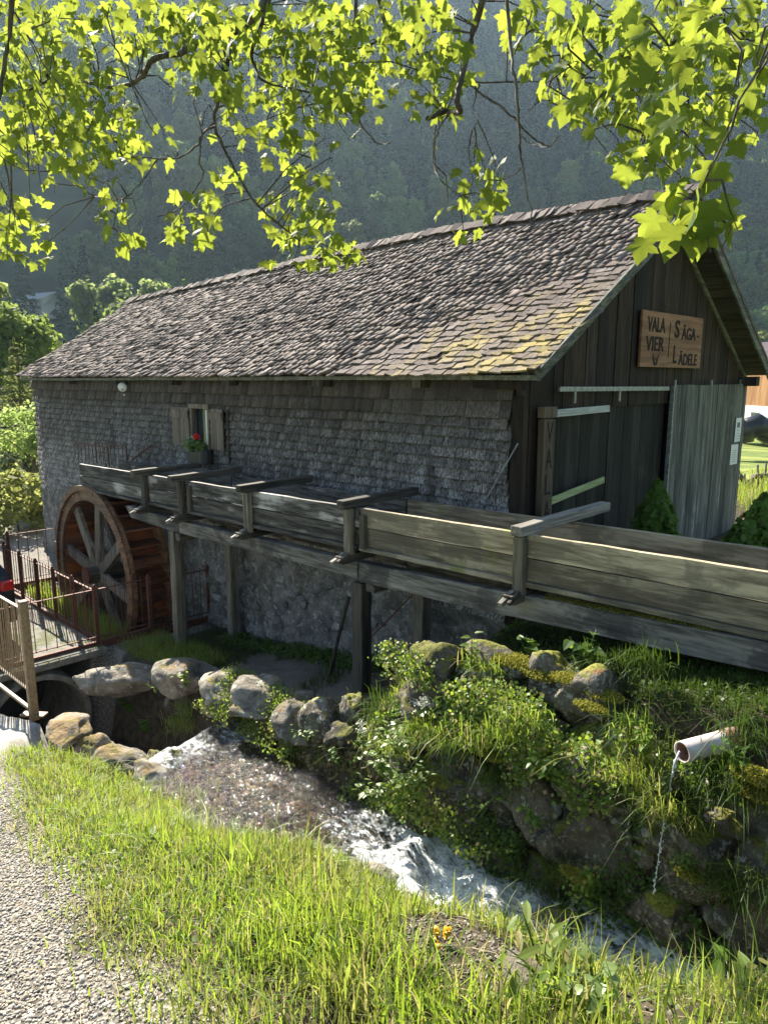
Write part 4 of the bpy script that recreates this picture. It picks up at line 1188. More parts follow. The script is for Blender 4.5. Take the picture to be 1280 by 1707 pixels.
for nm, y0, y1, z0, z1, lb in (('notice', 5.44, 5.70, 1.37, 1.74, 'tall framed notice with a small picture, upper one on the grey door'), ('notice', 5.36, 5.64, 1.04, 1.34, 'lower white notice sheet on the grey door')):
    nt_ = thing(nm, (.125, (y0 + y1) / 2, z0), lb, 'notice')
    MB().box((.127, (y0 + y1) / 2, (z0 + z1) / 2), (.006, y1 - y0, z1 - z0), jit=.002).build('sheet', M['paper'], nt_)
    b = MB()
    for i in range(6):
        zz = z0 + (z1 - z0) * (.14 + .11 * i)
        if z1 - z0 > .33 and i == 5: continue
        b.box((.131, (y0 + y1) / 2 + rnd.uniform(-.01, .01), zz), (.001, (y1 - y0) * rnd.uniform(.4, .7), .006))
    if z1 - z0 > .33: b.box((.131, (y0 + y1) / 2, z1 - .11), (.001, .11, .07)); 
    b.build('print', M['print'], nt_)
    if z1 - z0 > .33:
        f_ = MB()
        for yy in (y0, y1): f_.box((.129, yy, (z0 + z1) / 2), (.012, .012, z1 - z0 + .012))
        for zz in (z0, z1): f_.box((.1292, (y0 + y1) / 2, zz), (.012, y1 - y0 - .013, .012))
        f_.build('frame', M['print'], nt_)

lp = thing('wall_lamp', (-8.15, -.05, 2.15), 'round white enamel lamp dish under the eaves on the far half of the wall', 'lamp')
MB().tube([(-8.15, -.10, 2.17), (-8.13, -.125, 2.165)], [.085, .078], 20).build('dish', M['white'], lp, smooth=True)
MB().tube([(-8.15, .0, 2.2), (-8.15, -.10, 2.2), (-8.13, -.12, 2.12)], .012, 6).build('bracket', M['iron'], lp)
MB().tube([(-8.12, -.10, 2.05), (-8.12, -.10, 2.02)], .014, 8).build('pull_knob', M['white'], lp)

rd = props(MB().tube([(-.37, -.065, 1.0), (-.16, -.075, 1.34), (.07, -.09, 1.70)], .008, 6).build('iron_rod', M['steel']), 'thin iron rod leaning on the wall shingles beside the gable corner', 'rod')

fb = thing('flower_box', (-5.6, -.15, 1.02), 'small dark flower box with a red geranium under the shuttered window', 'flower box')
MB().box((-5.6, -.16, 1.14), (.42, .18, .19), jit=.006).build('box', M['black'], fb, bevel=.01)
MB().tube([(-5.42, -.16, 1.06), (-5.42, -.16, 1.26)], .10, 12).build('pot', M['black'], fb)
def clump_leaves(n, c, rad, size, rng=nr):
    d = rng.normal(0, 1, (n, 3)); d /= np.linalg.norm(d, axis=1, keepdims=True)
    C = np.array(c) + d * np.array(rad) * (rng.uniform(.3, 1, (n, 1)) ** .6)
    return quads(C, d + [0, -.4, .5], size, rng=rng)
V, F = clump_leaves(240, (-5.62, -.2, 1.32), (.24, .12, .11), .028); npmesh('foliage', V, F, M['herb'], fb)
V, F = clump_leaves(120, (-5.80, -.22, 1.33), (.14, .10, .09), .024); npmesh('foliage', V, F, M['herb_pale'], fb)
V, F = clump_leaves(110, (-5.53, -.24, 1.46), (.06, .05, .05), .018); npmesh('blossom', V, F, M['petal_red'], fb)
V, F = clump_leaves(26, (-5.64, -.24, 1.45), (.03, .03, .02), .014); npmesh('blossom', V, F, M['petal_white'], fb)

# ------------------------------------------------------------------ culvert, deck, slabs
props(MB().box((-6.5, -2.75, -1.515), (1.72, 2.0, .10), jit=.004).build('road_deck', M['concrete'], bevel=.02), kind='structure')
cp = thing('culvert_pipe', (-5.7, -2.75, -2.95), 'big concrete culvert pipe mouth under the ochre railing', 'culvert')
cyc, czc = -2.75, -2.29
b = MB(); n = 40; vs, fs = [], []
prof = [(-5.68, .60), (-5.62, .62), (-5.62, .69), (-5.70, .70), (-7.1, .70)]
prof_in = [(-5.68, .60), (-7.1, .59)]
for pr in (prof, prof_in):
    s0 = len(vs)
    for i in range(n):
        a = 2 * math.pi * i / n
        for x, r in pr: vs.append((x, cyc + math.cos(a) * r, czc + math.sin(a) * r))
    k = len(pr)
    for i in range(n):
        for j in range(k - 1):
            f_ = (s0 + i * k + j, s0 + i * k + j + 1, s0 + ((i + 1) % n) * k + j + 1, s0 + ((i + 1) % n) * k + j)
            fs.append(f_ if pr is prof else f_[::-1])
b.add(vs, fs).build('pipe_ring', M['concrete'], cp, smooth=False)
MB().tube([(-7.06, cyc, czc), (-7.08, cyc, czc)], .6, 24).build('pipe_shade_disc', M['black'], cp)  # added black disc, painted darkness for the depth of the pipe

ps = props(MB().add([(.25, 5.35, .03), (2.2, 6.2, .03), (2.2, 7.4, .03), (.1, 6.4, .03), (.25, 5.35, -.08), (2.2, 6.2, -.08), (2.2, 7.4, -.08), (.1, 6.4, -.08)],
    [(0, 1, 2, 3), (7, 6, 5, 4), (0, 4, 5, 1), (1, 5, 6, 2), (2, 6, 7, 3), (3, 7, 4, 0)]).build('paving_slab', M['concrete'], bevel=.01), 'grey concrete slab at the foot of the grey sliding door', 'slab')

# white drain pipe sticking out of the rock wall and its trickle
dp = thing('drain_pipe', (2.62, -1.7, .22), 'whitish plastic drain pipe poking out of the mossy rock wall', 'pipe')
p0, p1 = Vector((2.555, -2.04, .265)), Vector((2.75, -1.60, .28))
def hollow(b, a, c, ro, ri, n=24):
    t = (c - a).normalized(); x = t.cross(Vector((0, 0, 1))).normalized(); y = x.cross(t); vs, fs = [], []
    for p, r in ((c, ro), (a, ro), (a, ri), (c, ri)):
        for k in range(n):
            g_ = 2 * math.pi * k / n; vs.append(p + (x * math.cos(g_) + y * math.sin(g_)) * r)
    for j in range(3):
        for k in range(n): fs.append((j * n + k, j * n + (k + 1) % n, j * n + n + (k + 1) % n, j * n + n + k))
    return b.add(vs, fs)
hollow(MB(), p0, p0.lerp(p1, .62), .060, .052).build('pipe', M['pvc'], dp, smooth=True)
hollow(MB(), p0.lerp(p1, .61), p1, .064, .05).build('socket', M['pvc_rust'], dp, smooth=True)
hollow(MB(), p0 + (p1 - p0) * .02, p1, .0515, .048).build('inner_wall', M['pvc_rust'], dp, smooth=True)
tw = MB()
for i in range(46):
    q_ = (i / 46) ** .9; z = .18 - q_ * 1.1
    z += .05; x = p0.x - .01 - .08 * math.sqrt(q_) + rnd.gauss(0, .007); y = p0.y - .01 - .02 * q_ + rnd.gauss(0, .007)
    r_ = rnd.uniform(.003, .0085)
    tw.tube([(x, y, z + r_ * rnd.uniform(1.2, 3)), (x, y, z), (x, y, z - r_ * 1.5)], [r_ * .3, r_, r_ * .2], 6)
M['drop'] = plain('falling_water', (.80, .83, .85), .12, .03, 2, spec=.9)
tw.tube([(p0.x - .01 - .08 * math.sqrt(q_), p0.y - .01 - .02 * q_, .27 - q_ * 1.1) for q_ in np.linspace(0, 1, 14)], [.006, .005, .004, .0035, .003, .0035, .002, .003, .002, .0025, .0015, .002, .0015, .001], 6)
tk = tw.build('water_trickle', M['drop'], smooth=True); tk['kind'] = 'stuff'

# ------------------------------------------------------------------ boulders
rw = thing('boulder_wall', (1.6, -1.8, -.9), 'steep retaining wall of mossy boulders between stream and flume', 'rock wall')
bs = [rock_mesh('stone', M['rock'], 10 + i, 4, .35) for i in range(8)]
def put_rock(parent, p, s, k, rz=None, name='stone', meshes=bs):
    A = Matrix.Translation(Vector(p)) @ Matrix.Rotation(rnd.uniform(0, 6.28) if rz is None else rz, 4, 'Z') @ Matrix.Rotation(rnd.uniform(-.3, .3), 4, 'X') @ Matrix.Diagonal((*s, 1))
    return piece(name, meshes[k % len(meshes)], parent, A)
wall_rocks = [  # x, y, z, sx, sy, sz
    (.62, -1.72, .12, .48, .42, .40), (1.02, -1.62, .20, .62, .45, .34), (1.45, -1.60, .22, .36, .4, .36), (1.80, -1.62, .20, .46, .42, .42),
    (.42, -1.80, -.25, .42, .4, .42), (.95, -1.80, -.18, .66, .42, .36), (1.42, -1.82, -.14, .48, .40, .46), (1.92, -1.80, -.16, .56, .42, .56),
    (.45, -1.86, -.68, .5, .42, .5), (.95, -1.90, -.72, .95, .46, .62), (1.52, -1.86, -.58, .52, .42, .5), (2.05, -1.88, -.62, .72, .44, .62),
    (2.30, -1.74, -.05, .42, .36, .40), (2.75, -1.76, -.05, .5, .30, .36), (2.55, -1.86, -.42, .58, .42, .5), (3.1, -1.86, -.30, .62, .42, .6),
    (3.6, -1.80, .2, .6, .44, .7), (3.6, -1.9, -.35, .7, .44, .6), (4.2, -1.85, .1, .7, .44, .9), (2.5, -1.92, -.85, .6, .4, .42), (3.0, -1.9, -.70, .5, .36, .4),
    (1.30, -1.98, -1.08, .5, .34, .34), (1.78, -1.97, -1.0, .46, .3, .3), (.20, -1.84, -1.02, .4, .34, .42), (.70, -2.0, -1.15, .4, .3, .28)]
for i, (x, y, z, a, b_, c) in enumerate(wall_rocks):
    put_rock(rw, (x, y, z - .03), (a * 1.3, b_ * 1.25, c * 1.25), i, rz=rnd.uniform(-.35, .35) + (math.pi if i % 2 else 0))
for i in range(26):
    x = rnd.uniform(.3, 4); z = rnd.uniform(-1.0, .2)
    s = rnd.uniform(.12, .24); put_rock(rw, (x, -1.92 + rnd.uniform(-.03, .08), z), (s * 1.3, s, s), i)
bp = [rock_mesh('boulder', M['rock_pale'], 50 + i, 4, .28) for i in range(8)]
def boulder(p, s, k, rz, label, mesh=None, name='boulder'):
    o = bpy.data.objects.new(name, (mesh or bp)[k % 8]); COL.objects.link(o)
    o.location = p; o.rotation_euler = (rnd.uniform(-.15, .15), rnd.uniform(-.15, .15), rz); o.scale = Vector(s) * .98
    props(o, label, 'boulder'); return o
boulder((-4.78, -2.02, -1.62), (1.35, .62, .50), 0, .80, 'long grey lintel stone lying over the dark channel beside the culvert')
boulder(hy(312, 1122, -1.70), (.85, .85, .60), 1, .3, 'pale stone between the lintel stone and the square boulder')
boulder(hy(372, 1160, -1.85), (.85, .72, .62), 5, 0.6, 'square grey boulder at the head of the white water')
boulder(hy(432, 1172, -1.82), (1.0, .8, .56), 3, .2, 'big boulder with an orange mossy crown by the stream')
boulder(hy(492, 1195, -1.80), (.8, .72, .46), 4, 2.0, 'low rounded boulder right of the orange-crowned one')
boulder(hy(543, 1205, -1.78), (.52, .55, .50), 5, 1.0, 'mossy stone under the grass tuft left of the dark flume post', bs)
boulder(hy(590, 1190, -1.70), (.30, .40, .48), 6, .5, 'upright reddish stone beside the foot of the dark flume post', bs)
boulder(hy(575, 1225, -1.85), (.40, .34, .26), 7, .9, 'small mossy stone at the waterline below the dark flume post', bs)
boulder((-2.35, -3.12, -1.38), (.75, .70, .52), 6, .6, 'jagged pale boulder on the near bank beside the stream lip')
boulder((-1.98, -3.05, -1.42), (.46, .5, .36), 0, 2.1, 'smaller pale rock on the near bank just right of the jagged one')
boulder((-3.20, -3.30, -1.30), (.75, .55, .34), 5, .2, 'flat cracked rock at the concrete edge under the ochre post')
boulder((-2.80, -3.18, -1.50), (.6, .5, .55), 3, .2, 'low rock wedged between the cracked rock and the jagged boulder')
boulder((-3.1, -2.35, -2.0), (.4, .36, .42), 4, 1.2, 'dark wet rock in the shade under the lintel stone', bs)
boulder((-2.15, -2.62, -1.44), (.24, .2, .18), 2, 0, 'small brown rock breaking the water in mid stream', bs)
boulder((1.98, -2.28, -1.02), (.42, .30, .26), 1, .6, 'mossy yellow-brown rock in the water below the wall', bs)
boulder((-2.9, -1.45, -1.95), (1.0, .5, .9), 0, .0, 'dark bank rock in shadow behind the plants under the pale stones', bs)
boulder((-3.8, -1.55, -2.05), (1.0, .5, .9), 2, .4, 'dark bank rock at the back of the channel below the lintel', bs)
boulder((1.15, -3.05, -.72), (.40, .20, .12), 3, .2, 'flat grey stone lying in the grass at the water edge')
boulder(gp(880, 1650), (.34, .18, .10), 5, -.15, 'flat reddish stone slab half hidden in the foreground grass')
boulder((-1.5, -.55, -1.0), (.9, .28, .16), 1, .1, 'low flat kerb stone lying between the dark flume post and the wall', bs)
boulder((-3.1, -1.05, -1.42), (1.5, .75, .22), 4, .1, 'wide flat ledge stone in shade below the rough wall, left half')
boulder((-2.1, -1.0, -1.30), (1.3, .8, .22), 6, -.1, 'wide flat ledge stone in shade left of the dark flume post')
# small pebbles of the stream bed
rng = np.random.default_rng(3)
def pebbles(name, P, size, m, kind='stuff', flat=.55, rng=rng):
    import bmesh
    bm = bmesh.new(); bmesh.ops.create_icosphere(bm, subdivisions=1, radius=1)
    U = np.array([v.co[:] for v in bm.verts]); Fc = np.array([[v.index for v in f.verts] for f in bm.faces]); bm.free()
    n = len(P); U = U[None] * (1 + rng.uniform(-.22, .22, (n, len(U), 1)))
    a = rng.uniform(0, 6.28, n); c, s = np.cos(a), np.sin(a)
    S = size[:, None] * np.stack([rng.uniform(.8, 1.5, n), rng.uniform(.6, 1, n), rng.uniform(.35, .75, n) * flat * 1.5], -1)
    V = U * S[:, None, :]
    tl = rng.normal(0, .3, n)
    V2 = V[..., 2] + V[..., 0] * tl[:, None]
    V = np.stack([V[..., 0] * c[:, None] - V[..., 1] * s[:, None], V[..., 0] * s[:, None] + V[..., 1] * c[:, None], V2], -1) + P[:, None, :]
    F = (Fc[None] + (np.arange(n) * U.shape[1])[:, None, None]).reshape(-1, 3)
    return npmesh(name, V.reshape(-1, 3), F, m, kind=kind)
n = 7000; x = rng.uniform(-3, 3.2, n); y = rng.uniform(-3.1, -1.85, n)
pebbles('stream_pebbles', np.stack([x, y, ground_z(x, y) + .005], -1), rng.uniform(.012, .05, n), stone('stream_pebble', (.045, .033, .015), (.15, .108, .05), (.25, .20, .12), sc=2, bs=.3, var=.5))
def pebble_mat():
    m, nt = mat('path_gravel'); n = N(nt); r = n.rand()
    c = n.mix(n.ramp(r, 0, 1), (.12, .108, .09), (.36, .33, .285))
    c = n.mix(n.ramp(n.math('FRACT', n.math('MULTIPLY', r, 7.7)), .75, .9), c, (.36, .28, .18))
    c = n.mix(n.ramp(n.noise(n.pos(), 120, 3), .4, .7, 0, .4), c, (.5, .49, .47))
    n.out(n.bsdf(c, .75, None, .35)); return m
M['gravel'] = pebble_mat()
def scatter(n, x0, x1, y0, y1, keep):
    x = rng.uniform(x0, x1, n); y = rng.uniform(y0, y1, n); k = keep(x, y); x, y = x[k], y[k]
    return x, y
YB = ([-3, -2.4, -.3, .7, 1.4, 2.2, 3.2, 4], [-3.9, -4.03, -4.54, -4.66, -4.84, -4.88, -4.75, -4.6])
def on_gravel(x, y):
    e = y - np.interp(x, *YB) + rng.normal(0, .10, len(x))
    return e < 0
x, y = scatter(38000, -1.2, 3.4, -6.0, -4.2, on_gravel)
pebbles('gravel', np.stack([x, y, ground_z(x, y) + .003], -1), rng.uniform(.004, .0092, len(x)) * (1 + (rng.uniform(0, 1, len(x)) > .97) * .8), M['gravel'])
def patch(x, y):
    return bare_at(x, y + rng.normal(0, .04, len(x)))
x, y = scatter(26000, 1.2, 4.2, -4.6, -2.5, patch)
M['bank_gravel'] = stone('bank_gravel_stone', (.09, .075, .055), (.23, .20, .16), (.30, .27, .23), sc=6, bs=.2, var=.5)
pebbles('bank_gravel', np.stack([x, y, ground_z(x, y) + .003], -1), rng.uniform(.003, .0075, len(x)) * (1 + (rng.uniform(0, 1, len(x)) > .97)), M['bank_gravel'])
# ------------------------------------------------------------------ grass and herbs
def blades(name, P, h, w, m, lean=.5, rng=nr, droop=.35, direc=None):
    """curved three-part grass blades: P roots, h heights"""
    n = len(P); a = rng.uniform(0, 6.28, n); L = np.stack([np.cos(a), np.sin(a), np.zeros(n)], -1)
    if direc is not None: L = L * .6 + np.array(direc); L /= np.linalg.norm(L, axis=1, keepdims=True)
    f = rng.uniform(0, 6.28, n); S = np.stack([np.cos(f), np.sin(f), np.zeros(n)], -1)
    k = np.abs(rng.normal(0, lean, n))[:, None]; up = np.array([0, 0, 1.0]); h = h[:, None]; w = (w * rng.uniform(.6, 1.3, n))[:, None]
    def c(t): return P + up * h * (t - droop * k * t ** 3) + L * h * k * t ** 2
    V = np.stack([c(0) - S * w * .5, c(0) + S * w * .5, c(.4) - S * w * .5, c(.4) + S * w * .5, c(.75) - S * w * .33, c(.75) + S * w * .33, c(1.0), c(1.0) + S * .0004], 1)
    F = np.array([[0, 1, 3, 2], [2, 3, 5, 4], [4, 5, 7, 6]])
    F = (F[None] + (np.arange(n) * 8)[:, None, None]).reshape(-1, 4)
    return npmesh(name, V.reshape(-1, 3), F, m, kind='stuff')
def roots(n, x0, x1, y0, y1, keep=None):
    x = rng.uniform(x0, x1, n); y = rng.uniform(y0, y1, n)
    if keep is not None: k = keep(x, y); x, y = x[k], y[k]
    return np.stack([x, y, ground_z(x, y) - .01], -1)
# near bank
def bank(x, y):
    e = (y - np.interp(x, *YB)) + rng.normal(0, .09, len(x))
    q_ = vnoise(np.stack([x, y], -1), 1.8, 71, 3)
    ok = (e > 0) & (y < np.interp(x, [.6, 1.4], [-2.78, -2.56]) + rng.normal(0, .05, len(x)))
    bare = bare_at(x, y) | (np.hypot((x + 2.7) / .55, (y + 3.2) / .3) < 1)
    conc_ = (x < -2.3) & (y < -3.35)
    return ok & (rng.uniform(-.95, .25, len(x)) < q_) & (~bare | (rng.uniform(0, 1, len(x)) < .12)) & (~conc_)
P = roots(98000, -2.6, 4.2, -5.1, -2.5, bank)
hh = rng.uniform(.03, .13, len(P)) * (1 + .4 * (vnoise(P[:, :2], 2.3, 73, 2)))
blades('bank_grass', P, hh, .0052, M['grass'], .75)
P = roots(4400, -2.4, 4.2, -4.5, -2.6, lambda x, y: ((x < 1.5) | (y < -3.1)) & (vnoise(np.stack([x, y], -1), 3.1, 75, 2) > -.1) & (y > np.interp(x, *YB) + .15) & ~bare_at(x, y))
blades('tall_bank_grass', P, rng.uniform(.12, .25, len(P)), .0065, M['grass'], .7)
# seeding tall grass at the lower right by the water
P = roots(900, 2.0, 4.0, -3.4, -2.5, lambda x, y: (vnoise(np.stack([x, y], -1), 2.7, 79, 2) > -.1) & ~bare_at(x, y)); blades('waterside_grass', P, rng.uniform(.16, .44, len(P)), .0085, M['grass'], .45)
P = roots(2000, 1.9, 3.8, -4.6, -4.0, lambda x, y: ~bare_at(x, y)); blades('fore_grass', P, rng.uniform(.10, .24, len(P)), .007, M['grass'], .5)
# short clover-like leaves low in the bank
P = roots(9000, -2.4, 4.0, -4.75, -2.75, bank)
V, F = quads(P + [0, 0, .025] + rng.normal(0, .01, P.shape), np.tile([0, 0, 1.0], (len(P), 1)), .010, rng=rng, jitter=.5)
npmesh('bank_clover', V, F, M['herb'], kind='stuff')
P = roots(2500, 1.2, 4.0, -4.3, -2.5, lambda x, y: bare_at(x, y) & (vnoise(np.stack([x, y], -1), 5, 95, 2) > -.1))
V, F = quads(P + [0, 0, .012], np.tile([0, 0, 1.0], (len(P), 1)), .008, rng=rng, jitter=.5)
npmesh('patch_weeds', V, F, M['herb_pale'], kind='stuff')
# ground litter: straw
P = roots(5000, -1, 4.0, -5.2, -3.0)
blades('dry_straw', P, rng.uniform(.03, .08, len(P)), .003, plain('straw', (.42, .34, .2), .9, .2), 2.2, droop=.45)
# right-hand bank: grass with shade in its colour, tufts
P = roots(6000, .4, 6, -1.62, -.1); blades('shaded_bank_grass', P, rng.uniform(.03, .12, len(P)), .006, M['grass_dark'], .6)
P = roots(6500, -5.3, .2, -1.35, -.08, lambda x, y: vnoise(np.stack([x, y], -1), 1.6, 77, 2) + (y + .5) * .8 + (x < -3.6) * .6 > -.05)
blades('wallside_grass', P, rng.uniform(.05, .16, len(P)), .007, M['grass_dark'], .5)
P = roots(2600, -5.65, -3.8, -1.6, -.9); blades('culvert_grass', P, rng.uniform(.07, .24, len(P)), .007, M['grass'], .5)
P = roots(2200, -9.2, -5.95, -1.66, -1.28); blades('pit_edge_grass', P, rng.uniform(.10, .34, len(P)), .008, M['grass'], .5)
# tufts hanging and standing on the boulder wall
def tufts(name, spots, m, n, h, w=.006, lean=.8, spread=.09, direc=(0, -.6, 0)):
    Ps = []
    for p in spots: Ps.append(np.array(p) + rng.normal(0, 1, (n, 3)) * [spread, spread * .45, spread * .35])
    Ps = np.concatenate(Ps); blades(name, Ps, rng.uniform(h * .4, h, len(Ps)), w, m, lean, droop=.9, direc=direc)
tufts('sunlit_tufts', [hy(a, b_, y) for a, b_, y in ((720, 1240, -2.15), (745, 1235, -2.15), (700, 1220, -2.1), (770, 1180, -1.95), (790, 1240, -2.15), (830, 1230, -2.12), (650, 1250, -2.1), (870, 1200, -2.05), (1040, 1300, -2.15), (1110, 1360, -2.2), (800, 1120, -1.8), (600, 1180, -1.6), (540, 1185, -1.62), (820, 1170, -1.9), (505, 1190, -1.65), (690, 1230, -1.95), (1080, 1290, -2.02), (1060, 1240, -1.95))], M['grass'], 150, .20)
tufts('shade_tufts', [hy(a, b_, y) for a, b_, y in ((1215, 1300, -1.95), (1190, 1330, -2.0), (1240, 1330, -2.0), (1090, 1350, -2.05), (1060, 1220, -1.9), (650, 1180, -1.75), (630, 1200, -1.8), (840, 1310, -2.1), (1240, 1230, -1.95), (1000, 1120, -1.5), (1080, 1110, -1.5), (1020, 1120, -1.5))], M['grass_dark'], 150, .24)
tufts('channel_tufts', [(-3.35, -1.85, -1.62), (-3.2, -1.9, -1.75), (-3.5, -1.9, -1.85)], M['grass'], 110, .2)
tufts('rock_foot_tufts', [hy(a, b_, y) for a, b_, y in ((1180, 1470, -2.15), (1220, 1500, -2.2), (950, 1470, -2.2), (900, 1480, -2.2), (1260, 1480, -2.2))], M['grass_dark'], 120, .22)
# moss cushions
ms_ = []
for a, b_, y, r_ in ((860, 1105, -1.66, .16), (900, 1125, -1.68, .14), (830, 1100, -1.66, .1), (950, 1135, -1.72, .12), (1005, 1160, -1.74, .12), (985, 1180, -1.85, .1), (780, 1150, -1.86, .1), (540, 1180, -1.6, .12), (1270, 1300, -2.0, .13), (1275, 1330, -2.0, .12), (1085, 1320, -2.02, .07), (820, 1260, -2.05, .1), (600, 1215, -1.7, .06), (800, 1230, -2.02, .1), (1150, 1460, -2.2, .07), (960, 1460, -2.25, .09)):
    c_ = np.array(hy(a, b_, y)); k = int(2600 * r_ / .12)
    d = rng.normal(0, 1, (k, 3)); d /= np.linalg.norm(d, axis=1, keepdims=True); d[:, 2] = np.abs(d[:, 2]) * .6
    ms_.append(c_ + d * [r_ * 1.25, r_ * .7, r_ * .6] * (rng.uniform(.5, 1, (k, 1))) + rng.normal(0, .006, (k, 3)))
ms_ = np.concatenate(ms_); V, F = quads(ms_, np.tile([0, -.3, 1.0], (len(ms_), 1)), .0055, rng=rng, jitter=.8); npmesh('moss_cushions', V, F, M['moss'], kind='stuff')
k = 2600; x = rng.uniform(1.0, 2.35, k); P = np.stack([x, -1.0 + rng.normal(0, .03, k), np.interp(x, [-6.5, -4.7, -2.9, -1.2, .6, 2.64, 7.5], [.43, .41, .46, .49, .56, .67, .98]) + np.abs(rng.normal(0, .010, k))], -1)
V, F = quads(P, np.tile([0, 0, 1.0], (k, 1)), .0055, rng=rng, jitter=.8); npmesh('beam_moss', V, F, M['moss'], kind='stuff')
# creeping leaves over the wall and the dark bank
def creepers(name, n, x0, x1, ya, yb_, z0, z1, m, size, th=.0):
    x = rng.uniform(x0, x1, n); z = rng.uniform(z0, z1, n); t = (z - z0) / (z1 - z0)
    y = ya + (yb_ - ya) * t + rng.normal(0, .05, n)
    P = np.stack([x, y, z], -1); keep = vnoise(P * [1, .3, 1], 2.6, 91, 3) > th; P = P[keep]
    V, F = quads(P, np.tile([0, -.8, .6], (len(P), 1)), size, rng=rng, jitter=.5); npmesh(name, V, F, m, kind='stuff')
creepers('wall_creepers', 30000, .2, 4.2, -2.12, -1.8, -1.1, .12, M['herb'], .012, -.05)
creepers('bright_creepers', 14000, .1, 2.2, -2.32, -1.95, -.85, .25, M['grass'], .013, .12)
creepers('low_bank_creepers', 12000, -2.6, .3, -2.1, -1.7, -1.2, -.8, M['grass'], .012, -.1)
P = roots(3000, -2.4, .2, -2.0, -1.5); blades('low_bank_grass', P, rng.uniform(.05, .18, len(P)), .006, M['grass'], .8)
P = roots(12000, .4, 6, -1.75, -.2); P[:, 2] += rng.uniform(0, .07, len(P)); V, F = quads(P, np.tile([0, -.2, 1.0], (len(P), 1)), .014, rng=rng, jitter=.6); npmesh('bank_undergrowth', V, F, M['grass_dark'], kind='stuff')
P = roots(3500, 2.0, 3.6, -1.75, -1.0); blades('pipe_bank_grass', P, rng.uniform(.04, .13, len(P)), .006, M['grass_dark'], .9, direc=(0, -.6, 0))
P = roots(3500, -4.8, .3, -.5, -.06); P[:, 2] += rng.uniform(0, .12, len(P)); V, F = quads(P, np.tile([0, -.2, 1.0], (len(P), 1)), .020, rng=rng, jitter=.6); npmesh('wallside_undergrowth', V, F, M['herb'], kind='stuff')

def leaf_mesh(name, outline, m, fold=.12, curl=.15):
    """flat leaf from a half outline (x across, y along), folded on its midrib"""
    right = outline; n = len(right)
    vs = [(0, y, -curl * y * y) for x, y in right]
    for sgn in (1, -1): vs += [(sgn * x, y, fold * x - curl * y * y) for x, y in right]
    fs = []
    for i in range(n - 1):
        fs.append((i, n + i, n + i + 1, i + 1)); fs.append((i + 1, 2 * n + i + 1, 2 * n + i, i))
    me = bpy.data.meshes.new(name); me.from_pydata(vs, [], fs); me.materials.append(m); me.update(); return me
OV = [(0.0, 0), (.20, .08), (.27, .25), (.25, .45), (.17, .68), (.08, .86), (.0, 1.0)]
RD = [(0.02, 0), (.30, -.10), (.50, .08), (.56, .35), (.50, .62), (.34, .85), (.15, .97), (.0, 1.0)]
LG = [(0.02, 0), (.08, .1), (.13, .3), (.14, .55), (.10, .8), (.04, .94), (.0, 1.0)]
HT = [(0.02, 0.05), (.28, -.12), (.42, .08), (.36, .34), (.22, .62), (.08, .86), (.0, 1.0)]
LM = {k: {mm: leaf_mesh('leaf', o_, M[mm]) for mm in ('herb', 'herb_pale', 'grass', 'grass_dark')} for k, o_ in (('ov', OV), ('rd', RD), ('lg', LG), ('ht', HT))}
def orient(p, tip, nrm, s):
    tip = tip.normalized(); sx_ = tip.cross(nrm).normalized(); nz_ = sx_.cross(tip)
    return Matrix.Translation(p) @ Matrix((sx_, tip, nz_)).transposed().to_4x4() @ Matrix.Diagonal((s, s, s, 1))
def herb(name, p, label, stems, h, nl, size, kind='ov', m='herb', spread=.5, lean=(0, 0), group=None, flower=None, droop=.3):
    p = Vector(p); t = thing(name, p, label, 'plant', group); sb = MB(); k = 0; tips = []
    for s in range(stems):
        a = rnd.uniform(0, 6.28); d = Vector((math.cos(a) * spread * rnd.random() + lean[0], math.sin(a) * spread * rnd.random() + lean[1], 1)).normalized()
        hh_ = h * rnd.uniform(.6, 1.0); pts = [p + Vector((rnd.gauss(0, .02), rnd.gauss(0, .02), -.03))]
        for q_ in (.35, .7, 1): pts.append(p + d * hh_ * q_ + Vector((d.x, d.y, 0)) * hh_ * q_ * q_ * .3 - Vector((0, 0, droop * hh_ * q_ * q_ * .3)))
        sb.tube(pts, [.004, .0035, .003, .0015], 5); tips.append(pts[-1])
        for i in range(max(1, nl // stems)):
            q_ = .25 + .75 * (i + .5) / max(1, nl // stems); a2 = i * 2.4 + rnd.uniform(-.3, .3)
            j = min(2, int(q_ * 3)); lp_ = pts[j].lerp(pts[j + 1], q_ * 3 - j)
            out_ = Vector((math.cos(a2), math.sin(a2), rnd.uniform(-.45, .35)))
            sz = size * rnd.uniform(.65, 1.15) * (1.15 - .45 * q_)
            piece('leaf', LM[kind][m], t, orient(lp_ + out_ * size * .15, out_, Vector((rnd.gauss(0, .25), rnd.gauss(0, .25), 1)), sz)); k += 1
    sb.build('stem', M['herb'], t, smooth=True)
    if flower:
        for tp in tips:
            Cs = np.array(tp) + np.stack([rng.normal(0, flower[1], 60), rng.normal(0, flower[1], 60), rng.normal(.01, .008, 60)], -1)
            V, F = quads(Cs, np.tile([0, 0, 1.0], (60, 1)), .007, rng=rng); npmesh('blossom', V, F, M[flower[0]], t)
    return t
herb('butterbur', hy(215, 1180, -1.95), 'dark round-leaved butterbur hanging in the shade under the lintel stone', 7, .22, 14, .13, 'rd', 'herb', .9, (.1, -.3))
herb('butterbur', hy(240, 1215, -2.0), 'lower round-leaved plant above the dark culvert hollow', 6, .2, 12, .12, 'rd', 'herb', .9, (.1, -.3))
herb('leafy_herb', hy(262, 1150, -1.98), 'sunlit big-leaved herb at the right end of the lintel stone', 5, .22, 12, .11, 'ov', 'herb_pale', .8, (.1, -.3))
